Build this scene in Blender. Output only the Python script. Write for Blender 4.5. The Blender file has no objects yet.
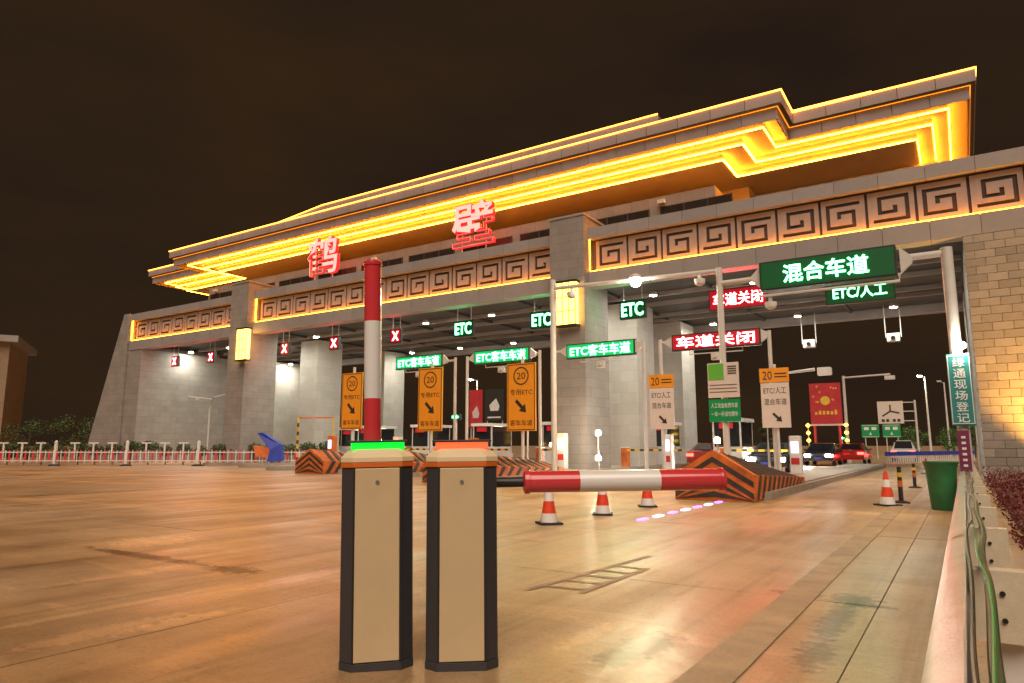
import bpy, math, random
from mathutils import Vector, Matrix
random.seed(7)
S = bpy.context.scene
C = S.collection
R = math.radians

# ------------------------------------------------------------------ camera, sky, light, exposure
cam_d = bpy.data.cameras.new('camera'); cam = bpy.data.objects.new('camera', cam_d); C.objects.link(cam)
cam.location = (0, 0, 1.3)
cam.rotation_euler = (R(90) + math.atan(104/690.0), 0, R(33))
cam_d.sensor_width = 36.0; cam_d.lens = 36.0*690/1024; cam_d.clip_start = 0.05; cam_d.clip_end = 3000
S.camera = cam

W = bpy.data.worlds.new('World'); S.world = W; W.use_nodes = True
wn, wl = W.node_tree.nodes, W.node_tree.links
wn.clear()
wout = wn.new('ShaderNodeOutputWorld'); wbg = wn.new('ShaderNodeBackground'); wl.new(wbg.outputs[0], wout.inputs[0])
wtc = wn.new('ShaderNodeTexCoord'); wsep = wn.new('ShaderNodeSeparateXYZ'); wl.new(wtc.outputs['Generated'], wsep.inputs[0])
wmp = wn.new('ShaderNodeMapping'); wmp.inputs['Scale'].default_value = (1.6, 1.6, 5.0); wl.new(wtc.outputs['Generated'], wmp.inputs[0])
wno = wn.new('ShaderNodeTexNoise'); wno.inputs['Scale'].default_value = 1.9; wno.inputs['Detail'].default_value = 5; wl.new(wmp.outputs[0], wno.inputs['Vector'])
wr = wn.new('ShaderNodeValToRGB'); wl.new(wno.outputs[0], wr.inputs[0])
wr.color_ramp.elements[0].position = .3; wr.color_ramp.elements[0].color = (.0098, .0056, .0036, 1)
wr.color_ramp.elements[1].position = .75; wr.color_ramp.elements[1].color = (.0165, .0086, .0036, 1)
wl.new(wr.outputs[0], wbg.inputs['Color']); wbg.inputs['Strength'].default_value = 1.0

sun_d = bpy.data.lights.new('sun', 'SUN'); sun = bpy.data.objects.new('sun', sun_d); C.objects.link(sun)
sun_d.energy = 1.5; sun_d.angle = R(50); sun_d.color = (1.0, .80, .62)
sun.rotation_euler = (R(40), 0, R(30))          # faint, wide glow of the town behind the camera
S.view_settings.view_transform = 'Standard'; S.view_settings.look = 'None'
S.view_settings.exposure = 1.0; S.view_settings.gamma = 1.0
S.render.engine = 'CYCLES'
S.cycles.use_denoising = True
S.cycles.sample_clamp_indirect = 6
S.cycles.max_bounces = 6

# ------------------------------------------------------------------ helpers
class MB:
    """collects shapes, then links them as one mesh object"""
    def __init__(s): s.v = []; s.f = []
    def add(s, vs, fs):
        o = len(s.v); s.v += [tuple(p) for p in vs]; s.f += [tuple(i+o for i in f) for f in fs]; return s
    def box(s, x0, x1, y0, y1, z0, z1, m=None):
        vs = [(x, y, z) for z in (z0, z1) for y in (y0, y1) for x in (x0, x1)]
        if m is not None: vs = [tuple(m @ Vector(p)) for p in vs]
        return s.add(vs, [(0,2,3,1), (4,5,7,6), (0,1,5,4), (2,6,7,3), (0,4,6,2), (1,3,7,5)])
    def prism(s, pts, axis, a, b):
        """polygon pts (2D) extruded along axis from a to b"""
        def P(p, t):
            return {'x': (t, p[0], p[1]), 'y': (p[0], t, p[1]), 'z': (p[0], p[1], t)}[axis]
        n = len(pts)
        vs = [P(p, a) for p in pts] + [P(p, b) for p in pts]
        fs = [tuple(range(n))[::-1], tuple(range(n, 2*n))] + [(i, (i+1) % n, (i+1) % n + n, i+n) for i in range(n)]
        return s.add(vs, fs)
    def tube(s, pts, r, n=8, cap=True):
        pts = [Vector(p) for p in pts]; rs = r if isinstance(r, (list, tuple)) else [r]*len(pts)
        rings = []
        for i, p in enumerate(pts):
            t = (pts[min(i+1, len(pts)-1)] - pts[max(i-1, 0)]).normalized()
            a = Vector((0, 0, 1)) if abs(t.z) < .95 else Vector((1, 0, 0))
            u = t.cross(a).normalized(); w = t.cross(u)
            rings.append([p + (u*math.cos(2*math.pi*k/n) + w*math.sin(2*math.pi*k/n))*rs[i] for k in range(n)])
        vs = [q for r_ in rings for q in r_]; fs = []
        for i in range(len(pts)-1):
            for k in range(n): fs.append((i*n+k, i*n+(k+1) % n, (i+1)*n+(k+1) % n, (i+1)*n+k))
        if cap: fs += [tuple(range(n))[::-1], tuple(range((len(pts)-1)*n, len(pts)*n))]
        return s.add(vs, fs)
    def lathe(s, prof, n=16, c=(0, 0, 0)):
        vs = [(c[0]+r*math.cos(2*math.pi*k/n), c[1]+r*math.sin(2*math.pi*k/n), c[2]+z) for r, z in prof for k in range(n)]
        fs = [(i*n+k, i*n+(k+1) % n, (i+1)*n+(k+1) % n, (i+1)*n+k) for i in range(len(prof)-1) for k in range(n)]
        fs += [tuple(range(n))[::-1], tuple(range((len(prof)-1)*n, len(prof)*n))]
        return s.add(vs, fs)
    def mesh(s, name, mat=None, smooth=False):
        me = bpy.data.meshes.new(name); me.from_pydata(s.v, [], s.f); me.update()
        if mat: me.materials.append(mat)
        if smooth:
            for p in me.polygons: p.use_smooth = True
            try: me.set_sharp_from_angle(angle=R(40))
            except Exception: pass
        return me
    def build(s, name, mat, parent=None, smooth=False, loc=None, rz=0, bevel=0):
        o = bpy.data.objects.new(name, s.mesh(name, mat, smooth)); C.objects.link(o)
        if parent: o.parent = parent
        if loc: o.location = loc
        if rz: o.rotation_euler = (0, 0, rz)
        if bevel:
            b = o.modifiers.new('bevel', 'BEVEL'); b.width = bevel; b.segments = 2; b.limit_method = 'ANGLE'
        return o

def inst(name, me, parent=None, loc=(0, 0, 0), rot=(0, 0, 0), scale=None):
    o = bpy.data.objects.new(name, me); C.objects.link(o); o.location = loc; o.rotation_euler = rot
    if scale: o.scale = scale
    if parent: o.parent = parent
    return o

def tag(o, label=None, cat=None, group=None, kind=None):
    if label: o['label'] = label
    if cat: o['category'] = cat
    if group: o['group'] = group
    if kind: o['kind'] = kind
    return o

def thing(name, label, cat, loc=(0, 0, 0), rz=0, group=None):
    o = bpy.data.objects.new(name, None); C.objects.link(o); o.empty_display_size = .2
    o.location = loc; o.rotation_euler = (0, 0, rz)
    return tag(o, label, cat, group)

def copy_tree(o, parent=None):
    c = o.copy(); C.objects.link(c); c.parent = parent
    for ch in o.children: copy_tree(ch, c)
    return c

# ---- materials
def nd(t, kind, **kw):
    n = t.nodes.new(kind)
    for k, v in kw.items(): n.inputs[k.replace('_', ' ')].default_value = v
    return n
def mat(name, col, rough=.6, metal=0, var=.15, nscale=3.0, bump=0, coat=0, rvar=.1):
    m = bpy.data.materials.new(name); m.use_nodes = True; t = m.node_tree; b = t.nodes['Principled BSDF']
    b.inputs['Metallic'].default_value = metal; b.inputs['Coat Weight'].default_value = coat
    tc = t.nodes.new('ShaderNodeTexCoord')
    no = nd(t, 'ShaderNodeTexNoise', Scale=nscale, Detail=6.0, Roughness=.65); t.links.new(tc.outputs['Object'], no.inputs['Vector'])
    rp = t.nodes.new('ShaderNodeValToRGB'); t.links.new(no.outputs[0], rp.inputs[0])
    rp.color_ramp.elements[0].position = .3; rp.color_ramp.elements[1].position = .7
    rp.color_ramp.elements[0].color = tuple(c*(1-var) for c in col)+(1,)
    rp.color_ramp.elements[1].color = tuple(min(1, c*(1+var)) for c in col)+(1,)
    t.links.new(rp.outputs[0], b.inputs['Base Color'])
    mr = nd(t, 'ShaderNodeMapRange'); mr.inputs['To Min'].default_value = max(.03, rough-rvar); mr.inputs['To Max'].default_value = min(1, rough+rvar)
    t.links.new(no.outputs[0], mr.inputs['Value']); t.links.new(mr.outputs[0], b.inputs['Roughness'])
    if bump:
        n2 = nd(t, 'ShaderNodeTexNoise', Scale=nscale*12, Detail=4.0); t.links.new(tc.outputs['Object'], n2.inputs['Vector'])
        bp = nd(t, 'ShaderNodeBump', Strength=bump, Distance=.02); t.links.new(n2.outputs[0], bp.inputs['Height']); t.links.new(bp.outputs[0], b.inputs['Normal'])
    return m
def emat(name, col, strength, sample=True):
    m = bpy.data.materials.new(name); m.use_nodes = True; t = m.node_tree; b = t.nodes['Principled BSDF']
    b.inputs['Base Color'].default_value = (col[0]*.5, col[1]*.5, col[2]*.5, 1)
    b.inputs['Emission Color'].default_value = tuple(col)+(1,); b.inputs['Emission Strength'].default_value = strength
    if not sample: m.cycles.emission_sampling = 'NONE'
    return m

def stone_mat(name, col, bw, bh, mortar=.012, var=.12):
    """stone cladding too small to build one by one: courses on vertical faces"""
    m = mat(name, col, .75, var=var, nscale=1.2, bump=.2); t = m.node_tree; b = t.nodes['Principled BSDF']
    ge = t.nodes.new('ShaderNodeTexCoord'); sp = t.nodes.new('ShaderNodeSeparateXYZ'); t.links.new(ge.outputs['Object'], sp.inputs[0])
    ad = t.nodes.new('ShaderNodeMath'); ad.operation = 'ADD'; t.links.new(sp.outputs[0], ad.inputs[0]); t.links.new(sp.outputs[1], ad.inputs[1])
    cb = t.nodes.new('ShaderNodeCombineXYZ'); t.links.new(ad.outputs[0], cb.inputs[0]); t.links.new(sp.outputs[2], cb.inputs[1])
    br = t.nodes.new('ShaderNodeTexBrick'); t.links.new(cb.outputs[0], br.inputs['Vector'])
    br.inputs['Scale'].default_value = 1; br.inputs['Brick Width'].default_value = bw; br.inputs['Row Height'].default_value = bh
    br.inputs['Mortar Size'].default_value = mortar; br.inputs['Color1'].default_value = (1, 1, 1, 1)
    br.inputs['Color2'].default_value = (.84, .83, .81, 1); br.inputs['Mortar'].default_value = (.62, .60, .58, 1)
    mx = t.nodes.new('ShaderNodeMix'); mx.data_type = 'RGBA'; mx.blend_type = 'MULTIPLY'; mx.inputs[0].default_value = .8
    src = b.inputs['Base Color'].links[0].from_socket
    t.links.new(src, mx.inputs[6]); t.links.new(br.outputs[0], mx.inputs[7]); t.links.new(mx.outputs[2], b.inputs['Base Color'])
    return m

def rnd_tint(m, lo=.85, hi=1.1):
    """small lightness difference between one piece and the next"""
    t = m.node_tree; b = t.nodes['Principled BSDF']; oi = t.nodes.new('ShaderNodeObjectInfo')
    mr = nd(t, 'ShaderNodeMapRange'); mr.inputs['To Min'].default_value = lo; mr.inputs['To Max'].default_value = hi
    t.links.new(oi.outputs['Random'], mr.inputs['Value'])
    hs = t.nodes.new('ShaderNodeHueSaturation'); t.links.new(mr.outputs[0], hs.inputs['Value'])
    src = b.inputs['Base Color'].links[0].from_socket
    t.links.new(src, hs.inputs['Color']); t.links.new(hs.outputs[0], b.inputs['Base Color']); return m

M = {}
M['stone'] = stone_mat('stone cladding', (.29, .265, .245), .95, .45)
M['block'] = rnd_tint(mat('stone block', (.30, .265, .225), .75, var=.14, nscale=2.5, bump=.3), .8, 1.12)
M['lit_stone'] = stone_mat('pillar cladding lightened for canopy light', (.52, .50, .46), .9, .6, .006, .06)  # rear pillar stone, made paler to carry the bright light under the canopy
M['joint'] = mat('joint mortar', (.2, .19, .18), .9)
M['panel'] = rnd_tint(mat('roof stone panel', (.36, .30, .295), .55, var=.1, nscale=.9, bump=.08), .9, 1.06)
M['beam'] = rnd_tint(mat('beam stone', (.31, .28, .275), .6, var=.1, nscale=.8, bump=.1), .92, 1.06)
M['soffit'] = mat('soffit render', (.45, .38, .30), .6, var=.1, nscale=.8)
M['core'] = mat('dark core', (.10, .085, .075), .8)
M['groove'] = mat('dark groove stone', (.055, .04, .035), .7)
M['frieze'] = mat('carved frieze stone', (.36, .30, .27), .6, var=.12, nscale=2, bump=.1)
M['ceiling'] = mat('dark ceiling panel', (.05, .052, .048), .5, var=.15, nscale=.6)
M['steel'] = mat('painted steel', (.62, .60, .57), .4, var=.08, nscale=2)
M['galv'] = mat('galvanised steel', (.33, .34, .35), .40, metal=.75, var=.28, nscale=5, bump=.15)
M['black'] = mat('black plastic', (.018, .018, .02), .4, var=.2)
M['dark'] = mat('dark sign casing', (.03, .032, .03), .45, var=.15)
M['glass'] = mat('dark glass', (.02, .022, .025), .08, var=.1, rvar=.02)
M['window'] = mat('unlit window', (.035, .03, .025), .15, var=.2, rvar=.05)
M['cabinet_dark'] = mat('dark grey powder coat', (.045, .045, .052), .42, var=.08, nscale=20, bump=.05)
M['cabinet_tan'] = mat('tan brushed panel', (.60, .47, .29), .36, var=.06, nscale=2.5, metal=.1, bump=.04)
M['cabinet_cap'] = mat('cream cap', (.74, .61, .40), .4, var=.05)
M['cabinet_orange'] = mat('orange band', (.62, .14, .02), .4, var=.05)
M['arm_red'] = mat('arm red', (.60, .045, .06), .18, var=.04, coat=.6, rvar=.03)
M['arm_white'] = mat('arm white', (.74, .75, .76), .22, var=.03, coat=.4, rvar=.03)
M['orange'] = mat('safety orange', (.55, .13, .02), .6, var=.5, nscale=2.2, bump=.3)
M['orange_board'] = mat('orange board', (.85, .33, .02), .5, var=.05)
M['stripe'] = mat('stripe black', (.045, .035, .028), .65, var=.6, nscale=3)
M['cone_red'] = mat('cone red', (.75, .06, .02), .5, var=.12, nscale=8)
M['cone_white'] = mat('reflective white', (.78, .76, .74), .4, var=.1, nscale=8)
M['rubber'] = mat('black rubber', (.02, .02, .02), .7, var=.3)
M['yellow'] = mat('marker yellow', (.75, .45, .02), .5)
M['bin'] = mat('green bin plastic', (.03, .17, .06), .45, var=.15, nscale=5, bump=.1)
M['white'] = mat('white paint', (.72, .70, .68), .45, var=.08, nscale=4)
M['cream'] = mat('cream block paint', (.62, .54, .40), .5, var=.12, nscale=9, bump=.1)
M['glow_paint_red'] = mat('red paint and fence glow', (.6, .05, .07), .45)  # red paint of the billboard legs; on the fence, painted tail light glow
M['concrete'] = mat('island concrete', (.33, .28, .23), .7, var=.2, nscale=2, bump=.2)
M['wood_post'] = mat('bark', (.09, .06, .04), .9, var=.3, nscale=8, bump=.4)
M['leaf_red'] = rnd_tint(mat('dark red leaf', (.16, .025, .022), .5, var=.55, nscale=9))
M['leaf'] = mat('green leaf', (.055, .085, .025), .55, var=.5, nscale=4)
M['leaf_lit'] = mat('green lit leaf', (.06, .16, .03), .55, var=.5, nscale=3)  # green light falling on the far trees, put into the leaf colour
M['soil'] = mat('soil', (.09, .06, .045), .95, var=.3, nscale=6, bump=.5)
M['teal'] = mat('teal sign', (.03, .24, .25), .45, var=.06)
M['green_sign'] = mat('green road sign', (.01, .30, .10), .4, var=.06)
M['green_plate'] = mat('green plate', (.14, .50, .06), .45, var=.06)
M['red_sign'] = mat('red billboard print', (.55, .03, .04), .5, var=.2, nscale=1.5)
M['plum'] = mat('plum plate', (.20, .03, .09), .5)
M['print_dark'] = mat('dark print', (.03, .025, .02), .6)
M['print_white'] = mat('white print', (.80, .80, .78), .5)
M['print_yellow'] = mat('yellow print', (.85, .55, .05), .5)
M['pale_board'] = mat('pale board', (.72, .63, .57), .5, var=.04)
M['blue_tarp'] = mat('blue tarpaulin', (.03, .06, .42), .5, var=.2, bump=.3)
M['orange_tarp'] = mat('orange tarpaulin', (.72, .18, .05), .5, var=.2, bump=.3)
M['car_white'] = mat('white car paint', (.68, .68, .68), .25, var=.02, coat=.8, rvar=.02)
M['car_dark'] = mat('dark car paint', (.03, .032, .04), .22, var=.02, coat=.8, rvar=.02)
M['car_red'] = mat('red car paint', (.38, .03, .03), .25, var=.02, coat=.8, rvar=.02)
M['car_silver'] = mat('silver car paint', (.42, .43, .45), .28, metal=.5, var=.02, coat=.8, rvar=.02)
M['building'] = stone_mat('far building wall', (.30, .22, .15), 1.2, .6)
M['hose'] = mat('grey green hose', (.08, .10, .05), .5, var=.3)
M['hose_green'] = mat('green hose', (.03, .26, .05), .4, var=.3)
# things that give off light
M['led'] = emat('amber led line', (1, .30, .014), 32)
M['led_frieze'] = emat('amber led frieze line', (1, .28, .012), 14)
M['led_soft'] = emat('amber led line dim', (1, .27, .012), 1.0)
M['led_top'] = emat('amber led roof line', (1, .29, .03), 5.5)
M['lantern'] = emat('lantern glow', (1, .50, .06), 4.5)
M['down'] = emat('downlight', (1, .95, .80), 420)
M['flood'] = emat('flood lamp', (1, .92, .72), 90)
M['street'] = emat('street lamp', (1, .90, .70), 150)
M['green_txt'] = emat('green led text', (.10, 1, .30), 13)
M['green_bg'] = emat('green led haze', (.003, .12, .03), .14)
M['green_glow'] = emat('green led panel', (.005, .30, .06), .9)
M['red_txt'] = emat('red led text', (1, .085, .09), 36)
M['red_bg'] = emat('red led panel', (.25, .004, .008), .8)
M['red_char'] = emat('red neon face', (1, .30, .25), 1.0)
M['red_char_side'] = emat('red neon side', (.9, .02, .03), .6)
M['bar_green'] = emat('green light bar', (.0, 1, .03), .75)
M['bar_red'] = emat('red light bar', (1, .10, .03), .85)
M['beacon'] = emat('amber beacon', (1, .5, .10), 40)
M['bulb_yellow'] = emat('yellow bulb', (1, .55, .05), 4)
M['head'] = emat('headlight', (1, .95, .85), 220)
M['tail'] = emat('tail light', (1, .03, .02), 9)
M['signal_green'] = emat('green signal', (.05, 1, .25), 8)
M['booth_light'] = emat('booth light', (1, .86, .62), 5)
M['stud_w'] = emat('road stud white', (.75, .6, 1), 1.6)
M['stud_v'] = emat('road stud violet', (.55, .22, 1), 1.3)

# ---- text as mesh, lying in the XZ plane and facing -Y
_tc = {}
def text_mesh(s, w, h, depth, m, bold=0):
    key = (s, round(w, 3), round(h, 3), depth, m.name, bold)
    if key in _tc: return _tc[key]
    c = bpy.data.curves.new('text', 'FONT'); c.body = s; c.extrude = .02; c.offset = bold; c.resolution_u = 3
    o = bpy.data.objects.new('text', c); C.objects.link(o)
    dg = bpy.context.evaluated_depsgraph_get(); me = bpy.data.meshes.new_from_object(o.evaluated_get(dg))
    bpy.data.objects.remove(o); bpy.data.curves.remove(c)
    xs = [v.co.x for v in me.vertices]; ys = [v.co.y for v in me.vertices]
    x0, x1, y0, y1 = min(xs), max(xs), min(ys), max(ys)
    for v in me.vertices:
        x, y, z = v.co
        v.co = ((x-(x0+x1)/2)*w/(x1-x0), -(z/.04)*depth, (y-(y0+y1)/2)*h/(y1-y0))
    me.materials.clear(); me.materials.append(m); me.name = 'text'
    _tc[key] = me; return me
def text(s, w, h, m, parent, loc, depth=.012, name='lettering', bold=0):
    return inst(name, text_mesh(s, w, h, depth, m, bold), parent, loc)

# ================================================================== SETTING: ground and road
def road_material():
    m = mat('road concrete', (.50, .345, .205), .5, var=.22, nscale=.45, bump=.35, rvar=.1)
    t = m.node_tree; b = t.nodes['Principled BSDF']
    ge = t.nodes.new('ShaderNodeNewGeometry')
    for n_ in [q for q in t.nodes if q.type == 'TEX_NOISE']: t.links.new(ge.outputs['Position'], n_.inputs['Vector'])
    b.inputs['Specular IOR Level'].default_value = .42
    src = b.inputs['Base Color'].links[0].from_socket
    def mul(src, fac_sock, col, f=1.0):
        mx = t.nodes.new('ShaderNodeMix'); mx.data_type = 'RGBA'; mx.blend_type = 'MULTIPLY'
        if f != 1:
            mm = t.nodes.new('ShaderNodeMath'); mm.operation = 'MULTIPLY'; mm.inputs[1].default_value = f
            t.links.new(fac_sock, mm.inputs[0]); fac_sock = mm.outputs[0]
        t.links.new(fac_sock, mx.inputs[0]); t.links.new(src, mx.inputs[6]); mx.inputs[7].default_value = tuple(col)+(1,)
        return mx.outputs[2]
    def streak(rot, sc, lo, hi, detail=5.0):
        mp = t.nodes.new('ShaderNodeMapping'); t.links.new(ge.outputs['Position'], mp.inputs[0])
        mp.inputs['Rotation'].default_value = (0, 0, R(rot)); mp.inputs['Scale'].default_value = sc
        no = nd(t, 'ShaderNodeTexNoise', Scale=1.0, Detail=detail, Roughness=.6); t.links.new(mp.outputs[0], no.inputs['Vector'])
        mr = nd(t, 'ShaderNodeMapRange'); mr.interpolation_type = 'SMOOTHSTEP'
        mr.inputs['From Min'].default_value = lo; mr.inputs['From Max'].default_value = hi
        t.links.new(no.outputs[0], mr.inputs['Value']); return mr.outputs[0]
    # tyre wear along the lanes, scrapes across, big damp patches
    src = mul(src, streak(4, (1.1, .16, 1), .48, .72), (.62, .57, .52), .9)
    src = mul(src, streak(38, (.10, .55, 1), .50, .66), (1.35, 1.3, 1.22), .75)
    src = mul(src, streak(47, (.16, 1.1, 1), .60, .64), (1.45, 1.4, 1.3), .5)
    src = mul(src, streak(0, (30, 30, 1), .45, .7), (.72, .70, .68), .55)
    src = mul(src, streak(8, (3, .35, 1), .60, .70), (.60, .55, .5), .5)
    src = mul(src, streak(0, (90, 90, 1), .4, .7), (.66, .64, .62), .6)
    src = mul(src, streak(20, (.35, .5, 1), .52, .75), (.66, .60, .52), .8)
    src = mul(src, streak(0, (9, 9, 1), .58, .75), (.75, .72, .7), .6)
    src = mul(src, streak(15, (.16, .22, 1), .40, .64), (.80, .70, .56), .9)
    src = mul(src, streak(0, (2.6, .05, 1), .55, .70), (.66, .60, .54), .75)
    src = mul(src, streak(0, (14, 14, 1), .60, .68), (.62, .56, .5), .6)
    # oil stains with their own outlines
    for (cx, cy, rx, ry, k) in [(-5.22, 2.75, .10, .45, 1), (-5.05, 3.2, .07, .35, 1), (-5.92, 2.95, .05, .6, 1), (-7.3, 4.1, .12, .5, 1), (-5.65, 4.85, .09, .45, 1), (-9.5, 5.6, .35, .4, 1), (-2.3, 4.5, .05, .3, 1), (-1.35, 6.72, .17, .09, .05), (-.90, 6.72, .13, .17, .08), (-.80, 6.55, .16, .06, .04), (-.92, 5.95, .075, .5, .06), (-.90, 4.9, .08, .28, .05),
                                (-1.92, 4.15, .10, .16, .06), (-1.86, 4.5, .12, .22, .08), (-8.3, 4.75, .9, .09, .1), (-6.6, 4.75, .25, .12, .1)]:
        mp = t.nodes.new('ShaderNodeMapping'); mp.vector_type = 'POINT'; t.links.new(ge.outputs['Position'], mp.inputs[0])
        mp.inputs['Location'].default_value = (-cx/rx, -cy/ry, 0); mp.inputs['Scale'].default_value = (1/rx, 1/ry, 0)
        no = nd(t, 'ShaderNodeTexNoise', Scale=11.0, Detail=9.0, Roughness=.7); t.links.new(ge.outputs['Position'], no.inputs['Vector'])
        ln = t.nodes.new('ShaderNodeVectorMath'); ln.operation = 'LENGTH'; t.links.new(mp.outputs[0], ln.inputs[0])
        a = t.nodes.new('ShaderNodeMath'); a.operation = 'MULTIPLY_ADD'; a.inputs[1].default_value = 4.6
        t.links.new(no.outputs[0], a.inputs[0]); t.links.new(ln.outputs['Value'], a.inputs[2])
        mr = nd(t, 'ShaderNodeMapRange'); mr.interpolation_type = 'SMOOTHSTEP'
        mr.inputs['From Min'].default_value = 4.1; mr.inputs['From Max'].default_value = 3.1
        t.links.new(a.outputs[0], mr.inputs['Value']); src = mul(src, mr.outputs[0], (1.45, 1.42, 1.38) if k == 1 else (.22, .17, .13), .9)
    t.links.new(src, b.inputs['Base Color'])
    # polished tracks are glossier
    mr = nd(t, 'ShaderNodeMapRange'); mr.inputs['To Min'].default_value = .58; mr.inputs['To Max'].default_value = .30
    t.links.new(streak(0, (1.1, .1, 1), .3, .7), mr.inputs['Value']); t.links.new(mr.outputs[0], b.inputs['Roughness'])
    return m
M['road'] = rnd_tint(road_material(), .92, 1.06)
M['patch'] = mat('asphalt patch strip', (.375, .265, .165), .6, var=.32, nscale=2, bump=.4)
M['old_mark'] = mat('worn dark marking', (.365, .255, .16), .65, var=.5, nscale=5)

tag(MB().box(-1500, 1500, -400, 2600, -.5, -.03).build('ground', M['road']), kind='structure')
road = bpy.data.objects.new('road', None); C.objects.link(road); tag(road, kind='structure')
cols = [.62, -.70, -4.9] + [-4.9-5.13*k for k in range(1, 13)]
for i in range(len(cols)-1):
    x1, x0 = cols[i], cols[i+1]; off = 1.55 if i < 2 else 1.55 + .9*(i % 3)
    me = MB().box(-(x1-x0)/2+.0045, (x1-x0)/2-.0045, -2.4965, 2.4965, -.028, 0).mesh('slab', M['road'])
    for j in range(-2, 11):
        cy = off + 2.5 + 5*j
        inst('slab', me, road, ((x0+x1)/2, cy, random.uniform(-.002, .002)))
tag(MB().box(-1.46, -1.18, -6, 31, .0045, .009).build('repair_strip', M['patch'], road))
# worn ladder shaped marking
mk = MB()
def strip(mb, a, b, w, z=.0055):
    a = Vector((a[0], a[1], 0)); b = Vector((b[0], b[1], 0)); d = (b-a).normalized(); n = Vector((-d.y, d.x, 0))*w/2
    mb.add([(p.x, p.y, z) for p in (a+n, a-n, b-n, b+n)], [(0, 1, 2, 3)])
strip(mk, (-3.45, 5.55), (-3.25, 8.0), .07); strip(mk, (-2.98, 5.7), (-2.95, 7.2), .07)
for k in range(5): strip(mk, (-3.43+.035*k, 5.8+.34*k), (-2.98, 5.85+.32*k), .05, .0065)
tag(mk.build('worn_marking', M['old_mark'], road))

# ================================================================== TOLL GATE
gate = thing('toll_gate', 'long stone toll plaza gate with amber lit stepped roof and key pattern frieze', 'toll gate', (-28.8, 30, 0))
GX, GY = -28.8, 30.0
def gp(mb, name, m, parent=None, **k):       # part of the gate, built in world coordinates
    mb.v = [(x-GX, y-GY, z) for x, y, z in mb.v]
    return mb.build(name, m, parent or gate, **k)
def gi(name, me, loc, parent=None, rot=(0, 0, 0)):
    return inst(name, me, parent or gate, (loc[0]-GX, loc[1]-GY, loc[2]), rot)

XL, XR, ML, MR, YM, YW, YB = -59.6, 1.6, -52.2, -5.5, 30.0, 32.5, 48.0
def ring(d):
    e = d + max(0, min(d, 2.4)-1.05)*.75
    return [(XL+d, YB), (XL+d, YW+d), (ML+e, YW+d), (ML+e, YM+d), (MR-e, YM+d), (MR-e, YW+d), (XR-d, YW+d), (XR-d, YB)]
def wall(mb, d, z0, z1):
    p = ring(d); n = len(p)
    mb.add([(x, y, z0) for x, y in p]+[(x, y, z1) for x, y in p], [(i, i+1, i+1+n, i+n) for i in range(n-1)])
def flat(mb, d0, d1, z):
    p, q = ring(d0), ring(d1); n = len(p)
    mb.add([(x, y, z) for x, y in p]+[(x, y, z) for x, y in q], [(i, i+1, i+1+n, i+n) for i in range(n-1)])
def sweep(d0, d1, z0, z1):
    mb = MB(); wall(mb, d0, z0, z1); wall(mb, d1, z0, z1); flat(mb, d0, d1, z0); flat(mb, d0, d1, z1); return mb

# roof: solid core, two tiers of stone panels, three lit steps under the eaves
core = MB(); wall(core, .06, 16.1, 16.58); flat(core, .06, 6, 16.58); flat(core, .06, .34, 16.1); wall(core, .34, 15.52, 16.1)
gp(core, 'roof_core', M['core'])
gp(MB().box(XL+5, XR-5, YW+5, YB, 16.3, 16.56), 'roof_deck', M['core'])
so = MB(); flat(so, .30, 1.05, 15.93); wall(so, 1.05, 15.60, 15.93); flat(so, 1.05, 1.68, 15.60); wall(so, 1.68, 15.31, 15.60); flat(so, 1.68, 2.32, 15.31); wall(so, 2.32, 15.02, 15.31); flat(so, 2.32, 8.5, 15.02)
gp(so, 'stepped_soffit', M['soffit'])
def panels(d, z0, z1, step, name):
    p = ring(d)
    for (a, b) in zip(p[:-1], p[1:]):
        a, b = Vector((*a, 0)), Vector((*b, 0)); L = (b-a).length; n = max(1, round(L/step)); w = L/n; dr = (b-a)/L
        ang = math.atan2(dr.y, dr.x)
        me = MB().box(-w/2+.012, w/2-.012, 0, .05, z0, z1).mesh(name, M['panel'])
        for k in range(n):
            c = a + dr*(w*(k+.5)); gi(name, me, (c.x, c.y, 0), rot=(0, 0, ang))
panels(0, 16.12, 16.64, 1.55, 'roof_panel')
panels(.26, 15.50, 16.03, 1.55, 'roof_panel')
gp(sweep(-.045, .02, 16.645, 16.70), 'led_strip', M['led_top'])
gp(sweep(.20, .235, 16.045, 16.07), 'led_strip', M['led_soft'])
for d, z in ((1.05, 15.60), (1.68, 15.31), (2.32, 15.02)):
    gp(sweep(d-.055, d-.008, z-.025, z+.03), 'led_strip', M['led'])
# low attic on the roof with its own light line
att = MB().prism([(-47.5, 16.59), (-36, 17.72), (-11.6, 17.72), (-11.6, 16.59)], 'y', 31.3, 40)
gp(att, 'attic', M['panel'])
gp(MB().tube([(-47.5, 31.28, 16.7), (-36, 31.28, 17.76), (-11.6, 31.28, 17.76)], .035, 6), 'led_strip', M['led_top'])
gp(MB().box(-9.2, -2.3, 34, 42, 16.59, 17.42), 'attic', M['panel'])
gp(MB().box(-9.2, -2.3, 33.93, 33.99, 17.40, 17.46), 'led_strip', M['led_top'])
gp(MB().box(-9.0, -5.9, 33.93, 33.99, 17.70, 17.74).box(-9.0, -5.9, 34, 36, 17.42, 17.72), 'attic', M['panel'])

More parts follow.
